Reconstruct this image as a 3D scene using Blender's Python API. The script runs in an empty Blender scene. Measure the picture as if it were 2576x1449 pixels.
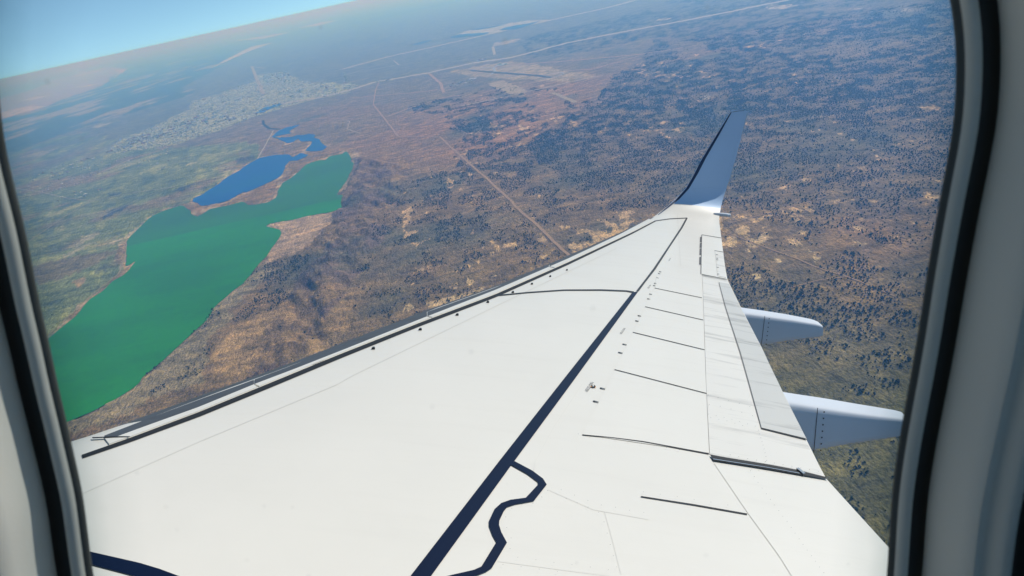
import bpy, bmesh, math, random
import numpy as np
from mathutils import Vector, Matrix
from mathutils.bvhtree import BVHTree

random.seed(7)
rng = np.random.default_rng(11)
sc = bpy.context.scene
col = sc.collection

# ------------------------------------------------------------------ camera, sky, sun, exposure
PW, PH = 2576.0, 1449.0                    # picture grid used for measuring the photograph
FPX = 0.66424 * PW                         # focal length on that grid
ALT, RGND = 1700.0, 1.5e6                  # height over the plain, reach of the ground sheet
CAM = np.array([1.3647, -5.4827, 2.3275])  # eye in the aircraft frame (outboard, forward, up)

def rodrigues(r):
    a = np.linalg.norm(r); k = r / a
    K = np.array([[0, -k[2], k[1]], [k[2], 0, -k[0]], [-k[1], k[0], 0]])
    return np.eye(3) + math.sin(a) * K + (1 - math.cos(a)) * K @ K

A2C = rodrigues(np.array([0.1161, -0.0243, 0.0882])) @ np.array([[0, -1, 0], [0, 0, -1], [1, 0, 0]], float)
UPC = np.array([-0.19656505, -0.88619159, -0.41955526]); UPC /= np.linalg.norm(UPC)
_x = np.array([0, 0, 1.0]) - UPC * UPC[2]; _x /= np.linalg.norm(_x)
C2W = np.array([_x, np.cross(UPC, _x), UPC])
A2W = C2W @ A2C
PLANE = Matrix.Translation(Vector(-A2W @ CAM)) @ Matrix([list(r) for r in A2W]).to_4x4()

cd = bpy.data.cameras.new('camera'); cam = bpy.data.objects.new('camera', cd); col.objects.link(cam)
cam.matrix_world = Matrix([list(r) for r in np.stack([C2W[:, 0], -C2W[:, 1], -C2W[:, 2]], 1)]).to_4x4()
cd.sensor_width = 36; cd.lens = 0.66424 * 36
cd.clip_start = 0.01; cd.clip_end = 5e6
cd.dof.use_dof = True; cd.dof.focus_distance = 60; cd.dof.aperture_fstop = 22
sc.camera = cam

SUN_AZ, SUN_EL = math.radians(60), math.radians(36)     # to the right of the view, in front of it
SUN = Vector((math.cos(SUN_EL) * math.cos(SUN_AZ), -math.cos(SUN_EL) * math.sin(SUN_AZ), math.sin(SUN_EL)))
w = bpy.data.worlds.new('World'); sc.world = w; w.use_nodes = True
nt = w.node_tree; nt.nodes.clear()
out = nt.nodes.new('ShaderNodeOutputWorld'); bg = nt.nodes.new('ShaderNodeBackground')
sky = nt.nodes.new('ShaderNodeTexSky'); sky.sky_type = 'NISHITA'; sky.sun_disc = False
sky.sun_elevation = SUN_EL; sky.sun_rotation = math.atan2(math.cos(SUN_AZ), -math.sin(SUN_AZ))
sky.altitude = 5000; sky.air_density = 1.0; sky.dust_density = 0.1; sky.ozone_density = 0.35
tc = nt.nodes.new('ShaderNodeTexCoord'); sx = nt.nodes.new('ShaderNodeSeparateXYZ'); cx = nt.nodes.new('ShaderNodeCombineXYZ')
mz = nt.nodes.new('ShaderNodeMath'); mz.operation = 'ADD'; mz.inputs[1].default_value = 0.07   # seen from up here the air at the horizon is clear of ground dust
mm = nt.nodes.new('ShaderNodeMath'); mm.operation = 'MAXIMUM'; mm.inputs[1].default_value = 0.012
L = nt.links.new
L(tc.outputs['Generated'], sx.inputs[0]); L(sx.outputs[0], cx.inputs[0]); L(sx.outputs[1], cx.inputs[1])
L(sx.outputs[2], mz.inputs[0]); L(mz.outputs[0], mm.inputs[0]); L(mm.outputs[0], cx.inputs[2])
L(cx.outputs[0], sky.inputs[0])
tint = nt.nodes.new('ShaderNodeMix'); tint.data_type = 'RGBA'; tint.blend_type = 'MULTIPLY'; tint.inputs[0].default_value = 1.0; tint.inputs[7].default_value = (.80, 1.0, .93, 1)   # clean turquoise air
L(sky.outputs[0], tint.inputs[6]); L(tint.outputs[2], bg.inputs[0]); bg.inputs[1].default_value = 0.15
L(bg.outputs[0], out.inputs[0])

sd = bpy.data.lights.new('sun', 'SUN'); so = bpy.data.objects.new('sun', sd); col.objects.link(so)
sd.energy = 3.85; sd.angle = math.radians(0.53); sd.color = (1, 0.955, 0.88)
so.rotation_euler = SUN.to_track_quat('Z', 'Y').to_euler()

sc.view_settings.view_transform = 'Standard'; sc.view_settings.look = 'None'
sc.view_settings.exposure = 0.0; sc.view_settings.gamma = 1.0; sc.view_settings.use_curve_mapping = False
sc.render.engine = 'CYCLES'
sc.cycles.max_bounces = 8; sc.cycles.transparent_max_bounces = 16; sc.cycles.volume_bounces = 4
sc.cycles.use_denoising = True

# ------------------------------------------------------------------ helpers
def rays(uv):
    uv = np.asarray(uv, float).reshape(-1, 2)
    d = np.c_[(uv[:, 0] - PW / 2) / FPX, (uv[:, 1] - PH / 2) / FPX, np.ones(len(uv))]
    return d / np.linalg.norm(d, axis=1)[:, None]

def ground(uv):
    """where lines of sight of the photograph meet the plain (world xyz)"""
    q = rays(uv) @ C2W.T
    return q * (-ALT / np.minimum(q[:, 2], -1e-4))[:, None]

def gz(x, y):
    return np.zeros(np.shape(x)) - ALT

def to_px(P):
    q = np.asarray(P, float) @ C2W
    return np.c_[PW / 2 + FPX * q[:, 0] / q[:, 2], PH / 2 + FPX * q[:, 1] / q[:, 2]], q[:, 2]

def link(name, me, parent=None, mats=(), label=None, cat=None, group=None, kind=None):
    o = bpy.data.objects.new(name, me); col.objects.link(o)
    if parent is not None: o.parent = parent
    if me is not None:
        for m in mats:
            if m.name not in [k.name for k in me.materials]: me.materials.append(m)
    for k, v in (('label', label), ('category', cat), ('group', group), ('kind', kind)):
        if v: o[k] = v
    return o

def pyme(name, verts, faces, smooth=False, mi=None):
    me = bpy.data.meshes.new(name)
    me.from_pydata([tuple(map(float, v)) for v in verts], [], [tuple(map(int, f)) for f in faces])
    if smooth: me.polygons.foreach_set('use_smooth', [True] * len(me.polygons))
    if mi is not None: me.polygons.foreach_set('material_index', mi)
    me.update()
    return me

def npme(name, V, F, smooth=False):
    """big meshes: V (n,3), F (m,k) all faces with k corners"""
    me = bpy.data.meshes.new(name); V = np.ascontiguousarray(V, np.float32); F = np.ascontiguousarray(F, np.int32)
    m, k = F.shape
    me.vertices.add(len(V)); me.vertices.foreach_set('co', V.ravel())
    me.loops.add(m * k); me.loops.foreach_set('vertex_index', F.ravel())
    me.polygons.add(m); me.polygons.foreach_set('loop_start', np.arange(0, m * k, k, dtype=np.int32))
    if smooth: me.polygons.foreach_set('use_smooth', np.ones(m, bool))
    me.update(calc_edges=True)
    return me

def gridf(n, m, off=0, flip=False):
    i, j = np.meshgrid(np.arange(n - 1), np.arange(m - 1), indexing='ij')
    a = i * m + j
    f = np.stack([a, a + m, a + m + 1, a + 1], -1).reshape(-1, 4) + off
    return f[:, ::-1] if flip else f

def resample(P, n):
    P = np.asarray(P, float); d = np.r_[0, np.cumsum(np.linalg.norm(np.diff(P, axis=0), axis=1))]
    t = np.linspace(0, d[-1], n)
    return np.stack([np.interp(t, d, P[:, k]) for k in range(P.shape[1])], 1)

def smoothline(P, n):
    """Catmull-Rom through the points, n samples"""
    P = np.asarray(P, float); Q = np.vstack([2 * P[0] - P[1], P, 2 * P[-1] - P[-2]]); o = []
    for i in range(1, len(Q) - 2):
        for t in np.linspace(0, 1, 12, endpoint=False):
            a, b, c, d = Q[i - 1:i + 3]
            o.append(.5 * (2 * b + (c - a) * t + (2 * a - 5 * b + 4 * c - d) * t * t + (3 * b - a - 3 * c + d) * t ** 3))
    o.append(P[-1])
    return resample(o, n)

def _hash(ix, iy, s):
    h = (ix.astype(np.int64) * 374761393 + iy.astype(np.int64) * 668265263 + s * 974634777) & 0xffffffff
    h = ((h ^ (h >> 13)) * 1274126177) & 0xffffffff
    return ((h ^ (h >> 16)) & 0xffff) / 65535.0

def vnoise(x, y, s=0):
    x = np.asarray(x, float); y = np.asarray(y, float)
    ix, iy = np.floor(x), np.floor(y); fx, fy = x - ix, y - iy
    fx = fx * fx * (3 - 2 * fx); fy = fy * fy * (3 - 2 * fy)
    a, b, c, d = _hash(ix, iy, s), _hash(ix + 1, iy, s), _hash(ix, iy + 1, s), _hash(ix + 1, iy + 1, s)
    return (a * (1 - fx) + b * fx) * (1 - fy) + (c * (1 - fx) + d * fx) * fy

def fbm(x, y, s=0, oct=4):
    t = 0; a = .5; n = 0
    for i in range(oct):
        c, sn = math.cos(.6 * i), math.sin(.6 * i)
        t = t + a * vnoise((x * c - y * sn) * 2 ** i, (x * sn + y * c) * 2 ** i, s + i); n += a; a *= .5
    return t / n

def inpoly(x, y, P):
    P = np.asarray(P, float)[:, :2]; r = np.zeros(np.shape(x), bool); j = len(P) - 1
    for i in range(len(P)):
        xi, yi = P[i]; xj, yj = P[j]
        if yi != yj:
            r ^= ((yi > y) != (yj > y)) & (x < (xj - xi) * (y - yi) / (yj - yi) + xi)
        j = i
    return r

# ------------------------------------------------------------------ materials
def mat(name, base, rough=.5, spec=.5, metal=0.0):
    m = bpy.data.materials.new(name); m.use_nodes = True
    b = m.node_tree.nodes['Principled BSDF']
    b.inputs['Base Color'].default_value = (*base, 1); b.inputs['Roughness'].default_value = rough
    b.inputs['Specular IOR Level'].default_value = spec; b.inputs['Metallic'].default_value = metal
    return m

class NB:
    """small node-building shorthand"""
    def __init__(s, m): s.t = m.node_tree; s.b = s.t.nodes.get('Principled BSDF')
    def n(s, ty, **k):
        x = s.t.nodes.new(ty)
        for a, v in k.items(): setattr(x, a, v)
        return x
    def l(s, a, b): s.t.links.new(a, b)
    def coord(s, scale=(1, 1, 1), kind='Object', rot=(0, 0, 0)):
        c = s.n('ShaderNodeTexCoord'); mp = s.n('ShaderNodeMapping'); mp.inputs['Scale'].default_value = scale; mp.inputs['Rotation'].default_value = rot
        s.l(c.outputs[kind], mp.inputs[0]); return mp.outputs[0]
    def noise(s, vec, scale, det=4, rough=.55):
        x = s.n('ShaderNodeTexNoise'); x.inputs['Scale'].default_value = scale; x.inputs['Detail'].default_value = det; x.inputs['Roughness'].default_value = rough
        s.l(vec, x.inputs['Vector']); return x.outputs['Fac']
    def ramp(s, fac, stops):
        x = s.n('ShaderNodeValToRGB'); e = x.color_ramp.elements
        while len(e) < len(stops): e.new(.5)
        for k, (p, c) in zip(e, stops): k.position = p; k.color = (*c, 1) if len(c) == 3 else c
        s.l(fac, x.inputs[0]); return x.outputs[0]
    def mix(s, a, b, fac, mode='MIX'):
        x = s.n('ShaderNodeMix', data_type='RGBA', blend_type=mode)
        for v, i in ((fac, 0), (a, 6), (b, 7)):
            if isinstance(v, (int, float)): x.inputs[i].default_value = v
            elif isinstance(v, tuple): x.inputs[i].default_value = (*v, 1)
            else: s.l(v, x.inputs[i])
        return x.outputs[2]
    def math(s, op, a, b=None, clamp=False):
        x = s.n('ShaderNodeMath', operation=op); x.use_clamp = clamp
        for v, i in ((a, 0), (b, 1)):
            if v is None: continue
            if isinstance(v, (int, float)): x.inputs[i].default_value = v
            else: s.l(v, x.inputs[i])
        return x.outputs[0]
    def bump(s, h, strength, dist):
        x = s.n('ShaderNodeBump'); x.inputs['Strength'].default_value = strength; x.inputs['Distance'].default_value = dist
        s.l(h, x.inputs['Height']); s.l(x.outputs[0], s.b.inputs['Normal'])

def paint(name, base, rough=.38, dirt=.10, dark=.72, spec=.4):
    m = mat(name, base, rough, spec); b = NB(m)
    v = b.coord(); n1 = b.noise(v, 1.3, 3); v2 = b.coord(scale=(3.0, .25, 1)); n2 = b.noise(v2, 2.2, 6, .7)
    f = b.math('MULTIPLY', b.math('SUBTRACT', n2, .52, True), dirt * 5, True)
    c = b.mix(base, tuple(x * .93 for x in base), n1)
    c = b.mix(c, tuple(x * dark for x in base), f)
    b.l(c, b.b.inputs['Base Color'])
    r = b.math('ADD', b.math('MULTIPLY', n2, .2), rough - .1); b.l(r, b.b.inputs['Roughness'])
    return m

M = {}
M['white'] = paint('wing_white_paint', (.755, .715, .635))
M['panel'] = paint('panel_white_paint', (.765, .725, .645), dirt=.16)
M['flap'] = paint('flap_white_paint', (.755, .715, .64), dirt=.9, dark=.5)
M['grey_flap'] = paint('grey_flap_paint', (.60, .58, .53), dirt=1.2, dark=.5)
M['metal'] = paint('slat_bare_metal', (.085, .09, .10), rough=.5, dirt=.6); M['metal'].node_tree.nodes['Principled BSDF'].inputs['Metallic'].default_value = .2
M['gap'] = mat('dark_seal', (.018, .018, .02), .6, .3)
M['navy'] = mat('navy_stripe_paint', (.001, .006, .028), .45, .2)
M['black'] = mat('black_paint', (.01, .01, .011), .5)
M['fair'] = paint('fairing_paint', (.62, .665, .72), rough=.6, dirt=.12, spec=.2)  # the bluish cast of the shaded sides is mixed into this colour
M['wlet'] = paint('winglet_shade_tint', (.58, .75, .96), rough=.3, dirt=.08)  # white winglet; the blue of its shaded inner face is put into the colour
M['wle'] = mat('winglet_dark_edge', (.035, .06, .12), .35, .5)
M['orange'] = mat('orange_paint', (.8, .3, .03), .5)
M['ink'] = mat('grey_ink', (.07, .07, .075), .6)
M['faint'] = mat('skin_joint', (.665, .635, .575), .5)
M['soot'] = mat('soot', (.22, .22, .22), .7)
M['steel'] = mat('steel', (.35, .36, .38), .35, .5, .8)
M['lens'] = mat('clear_lens', (.75, .8, .85), .1, .6)
def plastic(name, base, rough):
    m = mat(name, base, rough, .35); b = NB(m); v = b.coord(); n = b.noise(v, 9, 5, .6)
    b.l(b.mix(tuple(x * .93 for x in base), base, n), b.b.inputs['Base Color'])
    n2 = b.noise(v, 900, 2); b.bump(n2, .06, .0006)
    return m
M['trim'] = plastic('cream_trim_plastic', (.82, .80, .72), .5)
M['bead'] = plastic('inner_trim_plastic', (.80, .78, .70), .42)
M['rubber'] = plastic('black_rubber_seal', (.060, .053, .045), .65)
M['lip'] = plastic('grey_pane_seal', (.13, .135, .128), .55)
M['lining'] = plastic('cabin_lining_plastic', (.62, .61, .58), .6)
# pane: clear acrylic, fogged and dusty towards its rim, with a few specks
m = bpy.data.materials.new('window_acrylic'); m.use_nodes = True; b = NB(m); b.t.nodes.clear()
o_ = b.n('ShaderNodeOutputMaterial'); tr = b.n('ShaderNodeBsdfTransparent'); df = b.n('ShaderNodeBsdfDiffuse'); mx = b.n('ShaderNodeMixShader')
at = b.n('ShaderNodeAttribute', attribute_name='rim'); v = b.coord()
n1 = b.noise(v, 45, 4); n2 = b.noise(v, 260, 3)
rim = b.math('ADD', at.outputs['Fac'], b.math('MULTIPLY', b.math('SUBTRACT', n1, .5), .25))
rimf = b.ramp(rim, [(0.0, (0, 0, 0)), (.55, (.22, .22, .22)), (.85, (.55, .55, .55)), (1.0, (.8, .8, .8))])
vo = b.n('ShaderNodeTexVoronoi', feature='F1'); vo.inputs['Scale'].default_value = 62; b.l(v, vo.inputs['Vector'])
spk = b.math('MULTIPLY', b.math('LESS_THAN', vo.outputs['Distance'], .065), b.math('MULTIPLY', n2, .5))
b.l(b.mix((1, 1, 1), (.48, .56, .57), rimf), tr.inputs[0])
df.inputs[0].default_value = (.30, .34, .34, 1)
fac = b.math('ADD', b.math('MULTIPLY', rimf, .08), b.math('MULTIPLY', spk, .22), True)
b.l(fac, mx.inputs[0]); b.l(tr.outputs[0], mx.inputs[1]); b.l(df.outputs[0], mx.inputs[2]); b.l(mx.outputs[0], o_.inputs[0])
M['pane'] = m

# ------------------------------------------------------------------ the plain: region outlines measured on the photograph, laid on the ground
def G(*p): return ground(p)[:, :2]
def c1(*p): return [(x / 3, y / 3) for x, y in p]
def c2(*p): return [(859 + x / 3, y / 3) for x, y in p]
def c3(*p): return [(1717 + x / 3, y / 3) for x, y in p]
def c4(*p): return [(x / 3, 483 + y / 3) for x, y in p]
def c5(*p): return [(859 + x / 3, 483 + y / 3) for x, y in p]
def c6(*p): return [(1717 + x / 3, 483 + y / 3) for x, y in p]
def c7(*p): return [(x / 3, 966 + y / 3) for x, y in p]
def c8(*p): return [(859 + x / 3, 966 + y / 3) for x, y in p]
def c9(*p): return [(1717 + x / 3, 966 + y / 3) for x, y in p]
def d4(*p): return [(1543 + x * .3148, 255 + y * .3148) for x, y in p]

green = [(859, 387), (866, 382), (872, 380), (884, 397), (882, 404), (889, 408), (887, 423), (876, 447), (862, 467), (850, 482), (848, 489), (866, 491), (858, 497),
         (859, 521), (833, 533), (777, 541), (743, 551), (707, 556), (680, 561), (670, 568), (687, 573), (703, 578), (707, 586), (700, 603), (687, 620), (670, 643), (650, 663),
         (630, 690), (613, 710), (587, 730), (560, 753), (537, 773), (527, 793), (510, 813), (493, 830), (467, 853), (440, 880), (413, 903), (390, 923), (360, 946), (347, 966),
         (330, 979), (300, 996), (267, 1014), (233, 1033), (187, 1053), (158, 1064), (100, 1085), (-60, 1130), (-260, 1160), (-300, 1080), (-120, 980), (20, 900),
         (112, 858), (150, 826), (185, 798), (227, 751), (260, 730), (283, 706), (307, 693), (325, 676), (340, 656), (326, 665), (315, 670), (318, 646), (317, 623), (320, 606),
         (343, 578), (367, 556), (383, 543), (410, 530), (443, 520), (457, 515), (480, 530), (483, 541), (497, 544), (513, 535), (527, 525), (553, 520), (573, 516), (610, 506),
         (623, 515), (647, 513), (677, 508), (695, 496), (698, 483), (710, 460), (733, 447), (753, 430), (770, 413), (800, 403), (820, 402), (827, 393)]
blue = c1((1550, 1449), (1650, 1385), (1720, 1330), (1810, 1285), (1830, 1265), (1900, 1220), (1960, 1190), (2030, 1175), (2100, 1165), (2180, 1165), (2210, 1185), (2240, 1170),
          (2270, 1150), (2300, 1165), (2330, 1165), (2300, 1185), (2240, 1210), (2190, 1210), (2150, 1250), (2140, 1300), (2100, 1340), (2040, 1370), (1950, 1410), (1860, 1449)) + \
       c4((1830, 0), (1760, 40), (1700, 70), (1600, 90), (1520, 105), (1490, 80), (1450, 70), (1460, 45), (1540, 10))
ponds = c1((2050, 1030), (2100, 985), (2160, 960), (2230, 945), (2265, 940), (2200, 975), (2185, 990), (2200, 1003), (2140, 1015), (2072, 1027), (2100, 1038), (2210, 1030), (2250, 1015),
           (2280, 1020), (2330, 1010), (2380, 1015), (2370, 1035), (2410, 1050), (2430, 1085), (2470, 1105), (2430, 1135), (2350, 1140), (2300, 1135), (2340, 1095), (2360, 1065), (2320, 1065),
           (2270, 1065), (2250, 1042), (2225, 1060), (2200, 1075), (2170, 1080), (2120, 1055), (2085, 1042))
citypond = c1((1925, 858), (1960, 830), (2000, 810), (2060, 795), (2140, 780), (2100, 800), (2040, 820), (1990, 845))
far_a = c2((815, 282), (880, 262), (1000, 252), (1120, 245), (1060, 265), (950, 272), (870, 285))
far_b = c2((1190, 228), (1230, 210), (1320, 190), (1400, 180), (1500, 158), (1440, 185), (1370, 205), (1280, 225))
far_c = c2((525, 342), (600, 315), (690, 298), (640, 318), (570, 338))
far_d = c2((960, 226), (1100, 205), (1250, 178), (1150, 205), (1030, 224))
LAKES = {'green': G(*green), 'blue': G(*blue), 'ponds': G(*ponds), 'city': G(*citypond), 'fa': G(*far_a), 'fb': G(*far_b), 'fc': G(*far_c), 'fd': G(*far_d)}

R_city = G(*c1((1450, 760), (1600, 720), (1900, 620), (1960, 560), (2150, 540), (2250, 600), (2576, 640), (2700, 640), (2650, 690), (2400, 740), (2200, 790), (1900, 890), (1600, 1000), (1350, 1085), (1100, 1130), (900, 1155), (780, 1150), (850, 1080), (1050, 1000), (1250, 910), (1400, 840)))
R_desert = G(*c1((-400, 1010), (0, 900), (200, 850), (450, 760), (750, 650), (900, 560), (960, 520), (850, 510), (600, 545), (430, 600), (200, 690), (0, 745), (-500, 850)))
R_flood = G(*c1((-900, 1200), (0, 905), (450, 765), (900, 570), (1000, 500), (1300, 450), (1500, 400), (1800, 300), (2050, 260), (2040, 330), (1800, 430), (1600, 520), (1500, 600), (1450, 720), (1000, 850), (600, 960), (0, 1180), (-900, 1500)))
R_west = G(*c1((-900, 1500), (0, 1180), (600, 990), (1000, 1080), (1500, 1090), (1900, 1050), (1950, 1200), (1650, 1380), (1450, 1500)), *c4((1300, 120), (960, 360), (930, 560), (600, 800), (335, 1125), (-600, 1500), (-1200, 1200)))
R_airp = G(*c2((820, 540), (1000, 500), (1300, 458), (1500, 490), (1700, 535), (1960, 570), (1700, 612), (1400, 600), (1100, 585)))
R_field = G(*c2((1150, 325), (1335, 288), (1335, 312), (1145, 350)))
R_pondsand = G(*c2((870, 258), (960, 228), (1240, 178), (1420, 152), (1590, 150), (1400, 192), (1150, 250), (1000, 258)))
R_shoreE = G(*c4((2010, 250), (2330, 170), (2576, 110), (2610, 150), (2576, 200), (2480, 260), (2430, 350), (2300, 420), (2200, 470), (2050, 500), (1960, 560), (1900, 640), (2030, 440), (2130, 300)))
R_shoreS = G(*c4((1960, 540), (2060, 600), (1950, 700), (1900, 760), (1780, 880), (1700, 980), (1620, 1080), (1560, 1200), (1520, 1330), (1500, 1449)), *c7((1400, 20), (1100, 150), (850, 260), (650, 330), (400, 420), (380, 330), (700, 205), (1000, 50)), *c4((1080, 1390), (1320, 1190), (1530, 990), (1680, 810), (1840, 690)))
R_scarp = G((893, 395), (960, 400), (1010, 430), (1000, 520), (900, 650), (830, 800), (720, 960), (600, 985), (655, 880), (742, 740), (800, 620), (868, 520), (880, 460))
R_gold = G(*c4((2050, 900), (2300, 900), (2576, 980), (2576, 1160), (1900, 1400), (1500, 1420), (1600, 1250), (1780, 1050)))
R_patch = G(*c5((620, 915), (600, 850), (760, 800), (900, 760), (1000, 730), (1090, 740), (1040, 775), (870, 850), (720, 890)))
R_bright = [G(*q) for q in (c1((0, 900), (200, 842), (360, 800), (200, 800), (0, 850)), c1((430, 598), (620, 545), (830, 515), (640, 565)), c1((850, 600), (900, 560), (960, 525), (850, 515), (900, 540)),
            c1((120, 765), (250, 735), (420, 710), (250, 755)), c1((560, 660), (760, 625), (650, 655)), c1((1580, 520), (1850, 400), (2060, 320), (1900, 350), (1700, 450)), c1((1750, 310), (2060, 262), (2200, 240), (2000, 290)),
            c1((2250, 210), (2440, 165), (2560, 150), (2400, 195)), c2((2330, 165), (2400, 140), (2480, 138), (2440, 155)), c3((600, 65), (680, 30), (830, 30), (880, 42), (760, 65)),
            c3((1580, 80), (1700, 65), (1790, 75), (1680, 85)), c3((860, 255), (940, 235), (990, 238), (920, 262)), c3((1260, 72), (1420, 45), (1330, 70)), c3((740, 218), (820, 208), (780, 225)),
            c3((720, 800), (740, 775), (815, 775), (770, 798)), c3((230, 660), (280, 640), (340, 640), (290, 662)), c3((130, 750), (180, 720), (240, 720), (190, 748)), c3((990, 880), (1050, 860), (1060, 870), (1020, 890)), c3((1840, 280), (1920, 250), (2000, 262), (1900, 275)))]

# angular and radial grid round the point below the aircraft
az = np.radians(np.r_[np.arange(-180, -52, 4.0), np.arange(-50, 50.01, .145), np.arange(54, 180, 4.0)])
rad = np.r_[0.0, 250, 500, 750, np.exp(np.arange(math.log(900), math.log(120000), .0105)), 150000, 200000, 300000, 500000, 800000, RGND]
AZ, RR = np.meshgrid(az, rad, indexing='ij'); gx, gy = RR * np.cos(AZ), RR * np.sin(AZ)

def wob(x, y, amp, L, s):
    return x + amp * (fbm(x / L, y / L, s) - .5) * 2, y + amp * (fbm(x / L, y / L, s + 50) - .5) * 2

def terrain(x, y):
    """relief added to the plain"""
    h = 14 * (fbm(x / 1500, y / 1500, 3) - .5)
    jx, jy = wob(x, y, 180, 600, 21)
    m = np.zeros(np.shape(x))
    for k in range(9):                                # soft edge of the scarp country
        a = k * 2.4; m = m + inpoly(jx + 130 * math.cos(a) * (k / 9), jy + 130 * math.sin(a) * (k / 9), R_scarp)
    m = m / 9
    u = x * .80 + y * .60; v = -x * .60 + y * .80
    rg = 1 - np.abs(2 * fbm(u / 620, v / 210, 5, 4) - 1)
    rg2 = 1 - np.abs(2 * fbm(u / 190, v / 120, 8, 3) - 1)
    h = h + m * (95 * (rg - .55) + 26 * (rg2 - .5))
    near = np.clip((9000 - np.hypot(x, y)) / 4000, 0, 1)
    h = h + near * 9 * (1 - np.abs(2 * fbm(x / 420, y / 420, 9, 4) - 1) - .5)
    return h

lake = np.zeros(gx.shape)
for k, P in LAKES.items():
    c = P.mean(0)
    lake = np.maximum(lake, inpoly(gx, gy, P))
def shore_soft(x, y, P, w, n=8):
    m = inpoly(x, y, P).astype(float)
    for k in range(n): m = m + inpoly(x + w * math.cos(k * 2 * math.pi / n), y + w * math.sin(k * 2 * math.pi / n), P)
    return m / (n + 1)
soft = np.zeros(gx.shape)
for k, wd in (('green', 90), ('blue', 90), ('ponds', 60)): soft = np.maximum(soft, shore_soft(gx, gy, LAKES[k], wd))
H = terrain(gx, gy) * np.clip(1 - soft * 2.2, 0, 1)
H = np.where(np.hypot(gx, gy) > 9500, H * .4, H)
H = H - 6 * lake - 3
gzv = gz(gx, gy) + H

def blend(C, mask, c):
    m = np.clip(mask, 0, 1)[..., None]; return C * (1 - m) + np.array(c) * m
rr = np.hypot(gx, gy)
C = np.zeros(gx.shape + (3,)) + np.array((.172, .118, .058))
n_a = fbm(gx / 2600, gy / 2600, 31); n_b = fbm(gx / 700, gy / 700, 33); n_c = fbm(gx / 160, gy / 160, 35, 3)
C = blend(C, (n_a - .45) * 3, (.235, .130, .062))
low = np.clip((3900 - rr) / 1600, 0, 1) * np.clip((600 - gy) / 1500, 0, 1)
C = blend(C, low * .95, (.100, .096, .042))
C = blend(C, (n_b - .52) * 4, (.095, .088, .055))
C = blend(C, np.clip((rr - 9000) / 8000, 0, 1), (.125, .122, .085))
jx, jy = wob(gx, gy, 260, 900, 71); jx2, jy2 = wob(gx, gy, 900, 5000, 73); jx3, jy3 = wob(gx, gy, 90, 260, 75)
stripe = fbm(gx / 2200 + 5, gy / 420, 41, 4); stripe2 = .6 * fbm((gx * .93 + gy * .36) / 520, (-gx * .36 + gy * .93) / 150, 43, 4) + .4 * fbm(gx / 1800, gy / 1200, 44, 3)
Wm_ = inpoly(jx, jy, R_west)
C = blend(C, Wm_ * 1.0, (.135, .155, .065))
C = blend(C, Wm_ * np.clip((stripe2 - .56) * 9, 0, .7), (.25, .25, .10))
C = blend(C, Wm_ * np.clip((.43 - stripe2) * 9, 0, .7), (.065, .090, .055))
C = blend(C, Wm_ * np.clip((n_b - .56) * 6, 0, .7), (.19, .125, .08))
far_w = (rr > 15500) & (gy > 2500)
C = blend(C, far_w * np.clip((stripe - .45) * 4, 0, .7), (.10, .10, .085))
Fm = inpoly(jx2, jy2, R_flood)
C = blend(C, Fm * .9, (.055, .075, .06))
C = blend(C, Fm * np.clip((fbm(gx / 2500, gy / 900, 45) - .56) * 8, 0, .9), (.24, .20, .14))
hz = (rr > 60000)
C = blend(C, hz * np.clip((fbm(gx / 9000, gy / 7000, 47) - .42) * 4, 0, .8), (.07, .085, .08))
Dm = inpoly(jx2, jy2, R_desert)
C = blend(C, Dm, (.27, .18, .13))
C = blend(C, inpoly(jx, jy, R_city) * .85, (.30, .30, .17))
C = blend(C, inpoly(jx, jy, R_city) * np.clip((n_c - .5) * 6, 0, .7), (.10, .11, .075))
C = blend(C, inpoly(jx3, jy3, R_airp) * .8, (.29, .225, .125))
C = blend(C, inpoly(jx3, jy3, R_field) * .8, (.30, .25, .18))
C = blend(C, inpoly(jx3, jy3, R_pondsand) * .75, (.36, .32, .22))
rim = np.zeros(gx.shape)
for k, wd in (('green', 75), ('blue', 55), ('ponds', 45)): rim = np.maximum(rim, shore_soft(jx3, jy3, LAKES[k], wd) > 0)
C = blend(C, rim * np.clip(.35 + (n_c - .5) * 3, 0, .9), (.32, .235, .145))
C = blend(C, inpoly(jx3, jy3, R_shoreS) * .8, (.205, .17, .10))
C = blend(C, inpoly(jx3, jy3, R_shoreE) * .9, (.34, .235, .15))
C = blend(C, inpoly(jx, jy, R_scarp) * np.clip((n_c - .35) * 3, 0, .8), (.10, .072, .062))
C = blend(C, inpoly(jx, jy, R_gold) * np.clip((n_c - .42) * 5, 0, .8), (.30, .195, .09))
C = blend(C, inpoly(jx3, jy3, R_patch) * .95, (.42, .30, .16))
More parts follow.
